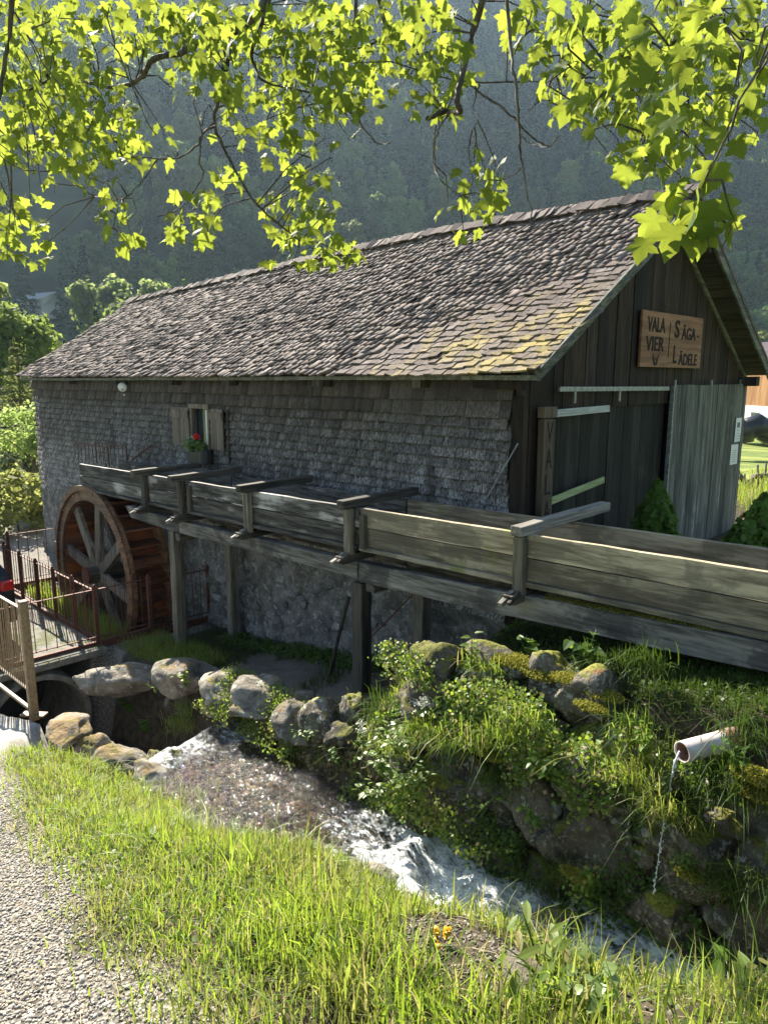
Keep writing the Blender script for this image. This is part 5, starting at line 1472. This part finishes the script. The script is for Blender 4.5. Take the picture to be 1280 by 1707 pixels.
herb('leafy_herb', hy(310, 1140, -1.98), 'bright creeping herb over the gap left of the square boulder', 8, .26, 30, .07, 'ov', 'grass', .8, (0, -.3))
herb('leafy_herb', hy(500, 1105, -.35), 'dark green nettles in shade at the foot of the rough wall', 8, .24, 30, .09, 'ht', 'herb', .6)
herb('leafy_herb', hy(448, 1075, -.3), 'small dark herb at the wall foot left of the nettles', 5, .16, 16, .07, 'ht', 'herb', .7)
herb('leafy_herb', hy(468, 1215, -1.92), 'pale herb growing between the orange-crowned boulder and the low one', 7, .22, 28, .055, 'ov', 'herb_pale', .6, (0, -.2))
herb('leafy_herb', hy(515, 1235, -1.98), 'yellowish small-leaved herb over the stream bank', 10, .26, 40, .05, 'ov', 'herb_pale', .8, (0, -.3))
herb('leafy_herb', hy(560, 1270, -2.05), 'dim herb hanging over the water below the mossy stone', 8, .2, 26, .06, 'ov', 'herb', .9, (0, -.3))
for a, b_, lb in ((620, 1330, 'lowest pale feathery clump leaning over the white water'), (640, 1280, 'middle pale feathery clump on the bank below the dark post'), (665, 1240, 'uppermost pale feathery clump right of the dark post'), (690, 1310, 'pale feathery clump nearest the mossy boulder wall')):
    herb('goatsbeard_plant', hy(a, b_ + 10, -2.2), lb, 12, .32, 66, .075, 'ov', 'herb_pale', .9, (0, -.3))
herb('umbel_plant', hy(705, 1245, -2.0), 'tall umbel plant with flat white flower heads beside the dark wooden post', 5, .46, 16, .09, 'ov', 'herb_pale', .25, flower=('petal_white', .022))
herb('umbel_plant', hy(610, 1250, -1.95), 'shorter umbel plant with one white head left of the tall one', 2, .34, 8, .08, 'ov', 'herb_pale', .3, flower=('petal_white', .025))
herb('tall_nettle', hy(785, 1130, -1.75), 'tall single-stemmed nettle against the dark flume shade', 2, .44, 18, .11, 'ov', 'grass', .1)
herb('leafy_herb', hy(760, 1150, -1.78), 'broad dim-leaved herb at the upper left end of the boulder wall', 6, .22, 18, .12, 'ov', 'herb', .6)
herb('leafy_herb', hy(750, 1200, -1.98), 'large pale leaves hanging on the left end of the boulder wall', 5, .14, 14, .13, 'ov', 'herb_pale', .8, (-.2, -.3))
herb('leafy_herb', hy(880, 1095, -1.5), 'dark heart-leaved plant behind the yellow moss', 5, .2, 14, .12, 'ht', 'herb', .6)
herb('leafy_herb', hy(975, 1105, -1.5), 'heart-leaved plant under the flume with one sunlit leaf', 5, .26, 15, .14, 'ht', 'herb', .6)
herb('leafy_herb', hy(925, 1300, -2.1), 'green nettles growing out of the middle of the boulder wall', 10, .28, 44, .075, 'ov', 'herb', .8, (0, -.4))
herb('leafy_herb', hy(990, 1270, -2.1), 'small bright-leaved herb right of the wall nettles', 6, .22, 22, .06, 'ov', 'grass', .7, (.1, -.4))
herb('leafy_herb', hy(885, 1375, -2.2), 'hanging herb with pale leaves low on the boulder wall', 4, .2, 14, .08, 'ov', 'herb', .7, (0, -.4))
herb('leafy_herb', hy(1075, 1275, -2.05), 'upright bright herb left of the drain pipe', 8, .36, 44, .055, 'ov', 'grass', .35, (0, -.1))
herb('leafy_herb', hy(1095, 1330, -2.1), 'yellow-green tangle of small leaves under the upright herb', 8, .2, 36, .05, 'ov', 'herb_pale', .9, (0, -.3))
herb('leafy_herb', hy(1230, 1280, -2.05), 'dim drooping leaves behind the end of the drain pipe', 7, .22, 26, .07, 'ov', 'herb', .8, (0, -.3))
herb('hanging_stem', hy(845, 1330, -2.15), 'thin pale stem hanging down to the stream with few leaves', 2, .35, 5, .05, 'ov', 'herb', .2, (0, -.9), droop=2.5)
herb('dock_plant', gp(905, 1640), 'broad light green dock leaves in front of the white water', 9, .26, 27, .13, 'lg', 'grass', .8)
herb('dock_plant', gp(985, 1650), 'pale woolly leaf rosette right of the dock', 5, .12, 12, .075, 'ov', 'herb_pale', .8)
herb('leafy_herb', gp(980, 1690), 'yellowish leafy weed at the bottom edge of the picture', 9, .16, 44, .045, 'rd', 'herb_pale', .8)
herb('leafy_herb', gp(300, 1330), 'small light weed in the bank grass near the stream lip', 4, .14, 14, .06, 'lg', 'grass', .8)
herb('leafy_herb', gp(1235, 1660), 'low green leaves by the water in the lower right corner', 6, .2, 24, .07, 'ov', 'grass', .8)
herb('leafy_herb', hy(1140, 1450, -2.2), 'dark small-leaved herb at the foot of the boulder wall', 6, .2, 24, .05, 'ov', 'herb', .8)
for a, b_, lb in ((250, 1410, 'flat dandelion-like rosette near the upper end of the grass strip'), (560, 1500, 'flat dandelion-like rosette in the middle of the grass strip'), (420, 1560, 'flat dandelion-like rosette near the gravel edge'), (700, 1520, 'narrow-leaved weed in the grass below the white water')):
    herb('weed_rosette', gp(a, b_), lb, 4, .09, 16, .075, 'lg', 'grass', 1.2)
herb('buttercup', gp(735, 1590), 'yellow buttercups on the bare gravelly patch', 4, .07, 8, .03, 'ov', 'herb', .8, flower=('petal_yellow', .004))

# clipped conifers by the doors
def thuja(loc, h, w, label, n=5200):
    r_ = np.random.default_rng(int(h * 100)); t = thing('conical_bush', loc, label, 'bush')
    u = r_.uniform(0, 1, n); a = r_.uniform(0, 6.28, n)
    rad = w * .5 * np.sin(np.clip((1 - u) * 1.9, 0, 1.57)) ** .8 * (1 + .18 * np.sin(a * 5 + u * 14) + .1 * np.sin(a * 11 - u * 23)) * r_.uniform(.6, 1.05, n)
    C = np.stack([np.cos(a) * rad, np.sin(a) * rad, u ** .95 * h], -1) + np.array(loc)
    V, F = quads(C, np.stack([np.cos(a), np.sin(a), .5 + 0 * a], -1), .026, 1.5, rng=r_, jitter=.5)
    npmesh('crown', V, F, M['thuja'], t)
    L = Vector(loc); MB().tube([L, L + Vector((0, 0, h * .8))], [.03, .008], 7).build('trunk', M['trunk'], t)
thuja((.60, 1.85, -.02), 1.22, .54, 'small conical evergreen bush in front of the dark doors')
thuja((2.0, .82, -.02), 1.34, .72, 'larger evergreen bush cut by the right edge of the picture')
P = roots(9000, -1.5, 9, 6.4, 12, lambda x, y: (x > .6) | (y > 7)); blades('yard_grass', P, rng.uniform(.15, .48, len(P)), .012, M['grass'], .4)
P = roots(6000, -6, 14, 12, 24); blades('meadow_grass', P, rng.uniform(.06, .16, len(P)), .02, M['grass'], .4)

# ------------------------------------------------------------------ overhanging maple
MT = thing('maple_tree', (5.9, -3.4, .9), 'sycamore maple whose leafy branches hang over the top of the picture', 'tree')
br = [
 ([(455, -60), (440, 8), (402, 45), (352, 60), (310, 84), (256, 100), (240, 125), (215, 141), (190, 146), (160, 140), (95, 132), (40, 152)], 4.3, 10, 2.2),
 ([(385, 52), (378, 110), (366, 160), (358, 210), (386, 270), (420, 330), (462, 372), (505, 405)], 4.3, 5.5, 1.6),
 ([(358, 210), (338, 222), (330, 240), (302, 262), (262, 264), (205, 260)], 4.25, 2.6, 1.2),
 ([(262, 264), (236, 303), (205, 331), (158, 328)], 4.2, 1.8, 1), ([(205, 331), (196, 352), (188, 380)], 4.2, 1.2, .8),
 ([(338, 224), (333, 268), (340, 290), (320, 325), (296, 350), (262, 362)], 4.3, 1.7, .9),
 ([(441, 6), (436, 42), (420, 86), (426, 112), (442, 136), (520, 155)], 4.45, 5, 1.6),
 ([(592, -60), (592, 30), (580, 82), (572, 140), (560, 168), (588, 190), (625, 236), (650, 238)], 4.6, 4, 1.2),
 ([(618, -60), (640, 34), (665, 55), (692, 80), (712, 106), (762, 126), (802, 156), (850, 190), (882, 226), (915, 243), (930, 228)], 4.7, 5, 1.3),
 ([(665, 56), (602, 80), (530, 95), (452, 94), (400, 80)], 4.7, 2.4, 1.2),
 ([(752, -60), (720, 22), (682, 40), (662, 56)], 4.6, 3, 2),
 ([(712, 108), (730, 162), (722, 240), (728, 290)], 4.6, 1.6, 1),
 ([(822, -60), (792, 42), (776, 100), (762, 160), (766, 186), (742, 186), (712, 198)], 3.6, 7, 4.5),
 ([(748, 188), (728, 222), (722, 272), (736, 302), (768, 326)], 3.6, 2.4, 1),
 ([(848, -60), (849, 60), (856, 130), (866, 215), (868, 262), (880, 330), (885, 378)], 2.6, 4.5, 1.2),
 ([(867, 283), (842, 298), (801, 299)], 2.6, 1.6, .9), ([(716, 122), (770, 136), (860, 137), (905, 134)], 4.0, 2, 1.2),
 ([(868, 225), (884, 240), (915, 245)], 2.6, 1.2, .8), ([(800, 137), (788, 178), (798, 196), (780, 230)], 3.7, 1.3, .8),
 ([(1205, -60), (1178, 48), (1152, 94), (1136, 116)], 2.6, 8, 5.5), ([(1136, 116), (1110, 165), (1096, 196), (1068, 242), (1064, 262)], 2.7, 2.4, 1),
 ([(1118, -30), (1060, 62), (1008, 106), (960, 130)], 2.9, 1.8, 1), ([(1136, 40), (1120, 70), (1095, 120), (1050, 160), (1000, 170)], 2.8, 1.6, .9),
 ([(1310, 30), (1232, 172), (1190, 272), (1160, 332), (1142, 372)], 1.75, 3.4, 1.5), ([(1160, 332), (1128, 322)], 1.75, 1.6, 1),
 ([(1204, 42), (1242, 66), (1300, 70)], 2.4, 2, 1.6), ([(24, -60), (16, 60), (0, 150), (-20, 230)], 3.6, 5.5, 3), ([(22, 18), (50, 60), (76, 112), (112, 152)], 3.8, 2.4, 1),
 ([(-20, 200), (40, 250), (62, 284)], 3.9, 1.6, .9), ([(-20, 240), (30, 280), (82, 284)], 3.9, 1.5, .8), ([(-20, 270), (14, 330), (40, 380)], 3.6, 1.3, .8),
 ([(190, 70), (215, 130), (248, 205), (262, 225)], 3.8, 1.5, .9), ([(990, -60), (975, 40), (930, 110), (905, 160), (880, 185)], 3.4, 2.2, 1), ([(892, -50), (880, 40), (845, 110)], 3.4, 1.8, 1),
 ([(500, 150), (520, 190), (525, 240), (518, 275)], 4.6, 1.1, .7), ([(572, 160), (480, 185), (440, 200)], 4.6, 1.5, .8), ([(160, 140), (175, 175), (165, 205), (185, 235)], 4.2, 1.4, .8)]
bpts = []
for pts, d, r0, r1 in br:
    w3 = []
    for i, (a, b_) in enumerate(pts): w3.append(at(a, b_, d + .10 * math.sin(i * 1.7 + d * 5)))
    # smooth and roughen
    dense = []
    for i in range(len(w3) - 1):
        p_, q_ = w3[i], w3[i + 1]; pm, qn = w3[max(0, i - 1)], w3[min(len(w3) - 1, i + 2)]
        for s in range(5):
            t = s / 5; dense.append(.5 * ((2 * p_) + (q_ - pm) * t + (2 * pm - 5 * p_ + 4 * q_ - qn) * t * t + (3 * p_ - pm - 3 * q_ + qn) * t ** 3) + Vector((rnd.gauss(0, .0025), rnd.gauss(0, .0025), rnd.gauss(0, .0025))))
    dense.append(w3[-1])
    n = len(dense); rad = [(r0 + (r1 - r0) * (i / (n - 1)) ** .7) * .78 * d / FPX * rnd.uniform(.88, 1.15) for i in range(n)]
    b = MB()
    if pts[0][1] < -10:      # carry the branch on up to the limb above the picture
        hub = EYE + Vector((.9 - .4 * d * .25, 1.6, 3.3 + .1 * d)); p0 = dense[0]
        dense = [hub, hub.lerp(p0, .5) + Vector((0, 0, .25))] + dense; rad = [rad[0] * 2.2, rad[0] * 1.5] + rad
    b.tube(dense, rad, 7).build('branch', M['bark'], MT, smooth=True)
    bpts += [(np.array(q_), d) for q_ in dense if q_.z < 6]
hub = EYE + Vector((.5, 1.6, 3.5))
MB().tube([Vector((5.9, -3.4, .6)), Vector((5.8, -3.5, 2.6)), Vector((5.3, -3.8, 4.6)), hub + Vector((.3, .1, 0)), hub + Vector((-.6, .3, .7))], [.22, .17, .13, .08, .03], 12).build('trunk', M['trunk'], MT, smooth=True)
# where the leaves are: one digit of fullness per 40 x 40 pixels of the photograph
LEAFMAP = [
 "79879999999999999973077888999985",
 "89753787999989998871057999999979",
 "99974336779999989962006999999987",
 "99986104676888984653003899999888",
 "89997200154699940350000589999995",
 "99989740106783100030000024799972",
 "78887521003701000002300004866300",
 "02331000050074000004500000023000",
 "65005305900867000015700000000420",
 "9800460880069600000200000000" + "0660",
 "6600040000048970000000000000" + "0000"]
def maple_mesh(name, m, fold, curl):
    half = [(.0, .0), (.12, -.06), (.27, -.06), (.43, .0), (.37, .11), (.33, .19), (.49, .27), (.63, .46), (.48, .49), (.35, .53), (.26, .49), (.27, .66), (.16, .80), (.0, 1.03)]
    n = len(half); cy = .28
    vs = [(0, cy, 0)]
    for s in (1, -1):
        for x, y in (half if s > 0 else half[-2:0:-1]):
            r2 = x * x + (y - cy) ** 2; vs.append((s * x * 1.02, y, fold * abs(x) - curl * r2 + .012 * math.sin(9 * x + 7 * y)))
    k = len(vs) - 1
    fs = [(0, 1 + i, 1 + (i + 1) % k) for i in range(k)]
    b0 = len(vs); vs += [(-.008, 0, 0), (.008, 0, 0), (.006, -.5, .06), (-.006, -.5, .06)]; fs.append((b0, b0 + 1, b0 + 2, b0 + 3))
    me = bpy.data.meshes.new(name); me.from_pydata(vs, [], fs); me.materials.append(m); me.shade_smooth(); me.update(); return me
mm_ = [maple_mesh('leaf', M['maple'], f_, c_) for f_, c_ in ((.12, .25), (.28, .5), (-.06, .3), (.4, .8))]
leaves = []
BA = np.array([q_ for q_, _ in bpts])
twb = MB()
for j, row in enumerate(LEAFMAP):
    for i, ch in enumerate(row):
        dens = int(ch)
        if not dens: continue
        cx, cyy = i * 40 + 20, j * 40 + 20
        if cx < 700: d0 = 4.3 + .4 * math.sin(i * 1.3)
        elif cx < 860: d0 = 3.8
        else: d0 = 3.4 - .0022 * (cx - 860) + .5 * math.sin(i * 2.1 + j)
        if j >= 8 and i >= 26: d0 = 1.75
        nl = dens * (1.0 if dens >= 5 else .55) * (1.5 if d0 > 3.6 else 1.15 if d0 > 2.2 else .12)
        nl = int(nl + rnd.random()) + (1 if dens > 5 else 0)
        # a twig for the cell, from the nearest branch point
        c0 = at(cx + rnd.uniform(-12, 12), cyy + rnd.uniform(-10, 14), d0)
        k = int(np.argmin(((BA - np.array(c0)) ** 2).sum(1))); st_ = Vector(BA[k])
        mid = st_.lerp(c0, .5) + Vector((rnd.gauss(0, .02), rnd.gauss(0, .02), .03))
        twb.tube([st_, mid, c0, c0 + Vector((rnd.gauss(0, .03), rnd.gauss(0, .03), -.06))], [.0042, .0032, .0022, .001], 5)
        for _ in range(nl):
            dd_ = d0 + rnd.gauss(0, .30) * (d0 > 2); p = at(cx + rnd.uniform(-23, 23), cyy + rnd.uniform(-23, 20), dd_)
            tocam = (EYE - p).normalized()
            a_ = rnd.uniform(0, 6.28); tip = Vector((math.cos(a_) * .75, math.sin(a_) * .75, -rnd.uniform(.35, 1.3)))
            nrm = Vector((rnd.gauss(0, .45), rnd.gauss(0, .45), .75)) + tocam * rnd.uniform(-.2, .7)
            sz = rnd.uniform(.042, .086) * (.85 if cx > 860 and d0 > 2 else 1)
            leaves.append((orient(p, tip, nrm, sz), rnd.choice((0, 0, 1, 2, 3))))
# the near cluster by the gable apex and some big near leaves
for a_, b_, s in ((1128, 372, .13), (1165, 345, .12), (1090, 385, .11), (1150, 400, .12), (1190, 300, .11), (1118, 405, .12), (1105, 350, .10), (1180, 365, .12), (1080, 425, .09), (1135, 335, .10), (1160, 380, .11)):
    p = at(a_ + rnd.uniform(-8, 8), b_ - 28, 1.75 + rnd.gauss(0, .05))
    tip = Vector((rnd.uniform(-.5, .5), rnd.uniform(-.5, .5), -1)); leaves.append((orient(p, tip, (EYE - p).normalized() + Vector((rnd.gauss(0, .5), rnd.gauss(0, .5), .5)), s * .72), rnd.choice((0, 1, 2))))
for a_, b_ in ((1070, 110), (1110, 180), (950, 190)):
    p = at(a_, b_ - 20, 2.1 + rnd.gauss(0, .15)); tip = Vector((rnd.uniform(-.6, .6), rnd.uniform(-.6, .6), -1))
    leaves.append((orient(p, tip, (EYE - p).normalized() + Vector((rnd.gauss(0, .5), rnd.gauss(0, .5), .5)), rnd.uniform(.06, .08)), rnd.choice((0, 1, 2))))
twb.build('twigs', M['bark'], MT, smooth=True)['kind'] = 'stuff'
leaves.sort(key=lambda s: (s[0].translation - EYE).length / s[0].to_scale().x)
for Mx, k in leaves[:300]: piece('leaf', mm_[k], MT, Mx)
arr = [np.array([v.co[:] for v in me.vertices]) for me in mm_]
Vs, F3, b0 = [], [], 0
fc = [[tuple(p.vertices) for p in me.polygons] for me in mm_]
allv, allf = [], []
for Mx, k in leaves[300:]:
    A = np.array(Mx); allv.append(arr[k] @ A[:3, :3].T + A[:3, 3])
    allf += [tuple(q_ + b0 for q_ in f_) for f_ in fc[k]]; b0 += len(arr[k])
me = bpy.data.meshes.new('foliage'); me.from_pydata(np.concatenate(allv).tolist(), [], allf); me.materials.append(M['maple']); me.update()
fo_ = link(bpy.data.objects.new('foliage', me), MT); fo_['kind'] = 'stuff'

# ------------------------------------------------------------------ far buildings and yard things
def house(name, loc, L, Wd, hw, pitch, rz, label, wallm, roofm, over=.6, lower=None, windows=(), upper_h=None, snow=None):
    """gabled house, ridge along its local x"""
    t = thing(name, loc, label, 'house'); Rm = Matrix.Translation(Vector(loc)) @ Matrix.Rotation(rz, 4, 'Z')
    def P_(x, y, z): return Rm @ Vector((x, y, z))
    rh = Wd / 2 * math.tan(pitch); hx, hy_ = L / 2, Wd / 2
    def wallpart(z0, z1, m, gab, nm, off=0):
        o_ = off; vs = [P_(sx_ * (hx + o_), sy_ * (hy_ + o_), z) for z in (z0, z1) for sx_, sy_ in ((-1, -1), (1, -1), (1, 1), (-1, 1))]
        fs = [(0, 1, 5, 4), (1, 2, 6, 5), (2, 3, 7, 6), (3, 0, 4, 7), (4, 5, 6, 7)]
        if gab: vs += [P_(-hx - o_, 0, z1 + rh), P_(hx + o_, 0, z1 + rh)]; fs += [(3, 0, 8), (1, 2, 9), (0, 1, 9, 8), (2, 3, 8, 9)][:0] + [(7, 4, 8), (5, 6, 9)]
        MB().add(vs, fs).build(nm, m, t)
    split = lower[1] if lower else 0
    if lower: wallpart(0, split, lower[0], False, 'lower_wall', .05)
    wallpart(split, hw, wallm, True, 'wall')
    for s in (-1, 1):
        e = over; ex = hx + over
        a_, b_ = (-ex, s * (hy_ + e), hw - e * math.tan(pitch)), (ex, s * (hy_ + e), hw - e * math.tan(pitch)); c_, d_ = (ex, 0, hw + rh), (-ex, 0, hw + rh)
        vs = [P_(*q_) for q_ in (a_, b_, c_, d_)] + [P_(q_[0], q_[1], q_[2] + .22) for q_ in (a_, b_, c_, d_)]
        MB().add(vs, [(0, 1, 2, 3), (4, 7, 6, 5), (0, 4, 5, 1), (1, 5, 6, 2), (2, 6, 7, 3), (3, 7, 4, 0)]).build('roof', roofm, t)
    for face, u, z, w, h in windows:
        if face == 'x': c = (hx + .06, u, z); dims = (.06, w, h)
        elif face == '-x': c = (-hx - .06, u, z); dims = (.06, w, h)
        elif face == '-y': c = (u, -hy_ - .06, z); dims = (w, .06, h)
        else: c = (u, hy_ + .06, z); dims = (w, .06, h)
        R3 = Matrix.Rotation(rz, 3, 'Z')
        fr_ = MB()
        ax_ = 1 if face.endswith('x') else 0
        for s in (-1, 1):
            q_ = list(c); q_[ax_] += s * w / 2; dd_ = list(dims); dd_[ax_] = .12; fr_.box(P_(*q_), dd_, R3)
            q_ = list(c); q_[2] += s * (h / 2 - .06); dd_ = list(dims); dd_[2] = .12; dd_[ax_] = w - .12; fr_.box(P_(*q_), dd_, R3)
        wp = fr_.build('window', M['white'], t)
        q_ = list(c); dd_ = list(dims); dd_[ax_] -= .1; dd_[2] -= .1; dd_[1 - ax_] = .04; MB().box(P_(*q_), dd_, R3).build('pane', M['glass'], wp)
    return t
p = at(1392, 640, 54); house('farmhouse', (p.x, p.y, -1.5), 13, 9, 3.7, R(30), R(45), 'farmhouse with orange boards over a white ground floor beyond the meadow', M['farm_wood'], M['tiles'], .7, (M['plaster'], 1.9), [('-x', -1.4, 1.1, 1.1, .9), ('-y', -5.4, 1.1, 1.0, .9), ('-y', -2.6, 1.1, 1.2, .9), ('-y', .6, 1.1, 1.2, .9)])
x_c, y_c, z_c, f_c = fit_f(72, 487, 5.6); house('chalet', (x_c, y_c, z_c), 7.5, 7, 4.0, R(24), R(20), 'white-walled chalet with a bright metal roof, upper one on the wooded slope', M['plaster'], M['tin'], 1.0, None, [('x', -1.5, 2.6, 1.1, 1.0), ('x', 1.5, 2.6, 1.1, 1.0), ('-y', 0, 2.4, 1.2, 1.0)])
x_c, y_c, z_c, f_c = fit_f(76, 506, 5.0); house('chalet', (x_c, y_c, z_c), 6.5, 6.4, 3.0, R(32), R(15), 'lower chalet with a steep pale roof just below the upper one', M['plaster'], M['tin'], .8, None, [('x', 0, 1.8, 1.1, 1.0), ('-y', -1.4, 1.7, 1.1, 1.0)])
x_c, y_c, z_c, f_c = fit_f(152, 520, 4); house('chalet', (x_c, y_c, z_c), 7, 5.5, 2.9, R(22), R(60), 'small house with a grey metal roof behind the left slope of the mill roof', M['timber_dark_z'], M['tin'], .9, None, [('x', 0, 1.8, 1, .9)])

tp = thing('tarp_heap', tuple(at(1250, 715, 40)), 'black tarpaulin heap in front of the farmhouse', 'tarp')
b = MB(); c = at(1262, 712, 40); 
for k, (dx, w, h) in enumerate(((-1.3, 1.6, .7), (-.2, 1.8, .9), (1.1, 1.8, .75), (2.3, 1.8, .85))):
    q_ = Vector((c.x + dx * Q, c.y + dx * Q, -1.15))
    b.tube([q_ + Vector((-.6, -.6, 0)) * w * .5, q_ + Vector((-.3, -.3, h * .9)) * 1, q_ + Vector((.1, .1, h)), q_ + Vector((.5, .5, h * .8)), q_ + Vector((.7, .7, 0)) * w * .5], [.35, .62, .72, .62, .35], 12)
b.build('tarpaulin', M['tarp'], tp, smooth=True)
# rustic fence with a bent hoop and leaning stakes
rf = thing('rustic_fence', (-.6, 12.4, -.05), 'old grey pole fence with a bent hoop and leaning stakes at the meadow edge', 'fence')
def RP(px, py, d): return at(px, py, d)
for k, (a_, b_) in enumerate((((1226, 787), (1258, 822)), ((1248, 800), (1285, 832)), ((1252, 795), (1285, 792)), ((1200, 800), (1232, 812)))):
    MB().tube([RP(*a_, 16), RP(*b_, 16)], [.07, .055], 7).build('rail', M['spoke'], rf, smooth=True)
for k, (a_, b_) in enumerate((((1231, 784), (1243, 832)), ((1240, 790), (1250, 836)), ((1262, 775), (1268, 836)), ((1276, 772), (1272, 836)), ((1214, 790), (1222, 836)))):
    MB().tube([RP(*a_, 16.1), RP(*b_, 16.1) - Vector((0, 0, .5))], [.025, .03], 6).build('stake', M['spoke'], rf, smooth=True)
MB().tube([RP(1252, 836, 15.9), RP(1251, 812, 15.9), RP(1254, 798, 15.9), RP(1262, 792, 15.9), RP(1272, 796, 15.9), RP(1278, 812, 15.9), RP(1279, 836, 15.9)], .055, 7).build('hoop', M['spoke'], rf, smooth=True)

# arched footbridge in the garden at the left
fbz = -1.55
fbn = at(50, 838, 20.5); fbn.z = fbz
br_ = thing('footbridge', tuple(fbn), 'small arched wooden garden footbridge beyond the left corner of the mill', 'bridge')
ud = Vector((Q, Q, 0)) * 1.0
for s in (-.35, .35):
    off = Vector((-Q, Q, 0)) * s
    arc = [fbn + off + ud * (u * 1.1) + Vector((0, 0, .22 * (1 - u * u) + .62)) for u in np.linspace(-1, 1, 9)]
    MB().tube(arc, .025, 6).build('handrail', M['timber_dark_z'], br_)
    arc = [fbn + off + ud * (u * 1.1) + Vector((0, 0, .22 * (1 - u * u) + .33)) for u in np.linspace(-1, 1, 9)]
    MB().tube(arc, .018, 6).build('mid_rail', M['timber_dark_z'], br_)
    for u in (-.9, -.3, .3, .9):
        q_ = fbn + off + ud * (u * 1.1); MB().box(q_ + Vector((0, 0, .32 + .1 * (1 - u * u))), (.05, .05, .72)).build('post', M['timber_dark_z'], br_)
for k in range(14):
    u = -1 + 2 * (k + .5) / 14; MB().box(fbn + ud * (u * 1.1) + Vector((0, 0, .06 + .22 * (1 - u * u))), (.14, .8, .03), Matrix.Rotation(R(45), 3, 'Z')).build('deck_board', M['spoke'], br_)
q_ = at(70, 826, 19.5); q_.z = -1.5
pl_ = thing('stone_planter', tuple(q_), 'dark barrel-shaped planter with a pale round stone on top by the mill corner', 'planter')
MB().tube([q_, q_ + Vector((0, 0, .3)), q_ + Vector((0, 0, .6))], [.22, .27, .22], 14).build('tub', M['timber_dark_z'], pl_, smooth=True)
o = piece('stone_ball', rock_mesh('stone_ball', M['rock_pale'], 90, 3, .2), pl_, Matrix.Translation(q_ + Vector((0, 0, .78))) @ Matrix.Diagonal((.36, .36, .34, 1)))

# parked car, only its tail in view
CX, CY, CZ = -6.95, -3.36, -1.50
car = thing('parked_car', (CX, CY, CZ), 'black parked car with a red tail lamp, cut by the left edge', 'car')
prof = [(0, .42), (.03, .75), (.10, .98), (.42, 1.36), (1.1, 1.46), (2.2, 1.44), (3.0, .98), (3.9, .86), (4.15, .6), (4.15, .30), (.02, .28)]
vs, fs = [], []
n = len(prof)
for s, sc_ in ((-1, .0), (-1, 1), (1, 1), (1, .0)):
    for x, z in prof:
        hw = .86 if z < .95 else .86 - (z - .95) * .50
        vs.append((CX - x - (.05 if sc_ == 0 else 0), CY + s * (hw if sc_ else hw - .06), CZ + z + (.0 if sc_ else (.0))))
for r_ in range(3):
    for i in range(n): fs.append((r_ * n + i, r_ * n + (i + 1) % n, r_ * n + n + (i + 1) % n, r_ * n + n + i))
fs += [tuple(reversed(range(n))), tuple(range(3 * n, 4 * n))]
MB().add(vs, fs).build('body', M['carpaint'], car, bevel=.04)
for s in (-1, 1):
    MB().box((CX - .06, CY + s * .76, CZ + .84), (.12, .18, .15)).build('tail_lamp', M['redlens'], car, bevel=.03)
    for x in (.75, 3.35):
        wh = MB(); wh.tube([(CX - x, CY + s * .70, CZ + .31), (CX - x, CY + s * .88, CZ + .31)], .31, 20); wo_ = wh.build('wheel', M['rubber'], car)
        MB().tube([(CX - x, CY + s * .875, CZ + .31), (CX - x, CY + s * .89, CZ + .31)], .20, 12).build('rim', M['steel'], wo_)
MB().add([(CX - .13, CY - .62, CZ + 1.02), (CX - .13, CY + .62, CZ + 1.02), (CX - .40, CY + .54, CZ + 1.33), (CX - .40, CY - .54, CZ + 1.33)], [(0, 1, 2, 3)]).build('rear_window', M['glass'], car)
MB().box((CX + .012, CY, CZ + .62), (.012, .5, .11)).build('number_plate', M['white'], car)
MB().box((CX + .01, CY, CZ + .40), (.08, 1.6, .16)).build('bumper', M['black'], car, bevel=.02)

# ------------------------------------------------------------------ air
hz = MB().box((-100, 0, 207.5), (2340, 2340, 425)).build('haze', M['white'])
hz['kind'] = 'stuff'
hm, nt = mat('valley_haze'); n = N(nt)
pv = n.new('ShaderNodeVolumePrincipled'); pv.inputs['Color'].default_value = (.58, .78, 1.0, 1); pv.inputs['Density'].default_value = HAZE; pv.inputs['Anisotropy'].default_value = .35
oo = n.new('ShaderNodeOutputMaterial'); n.l(pv.outputs[0], oo.inputs['Volume'])
hz.data.materials.clear(); hz.data.materials.append(hm)
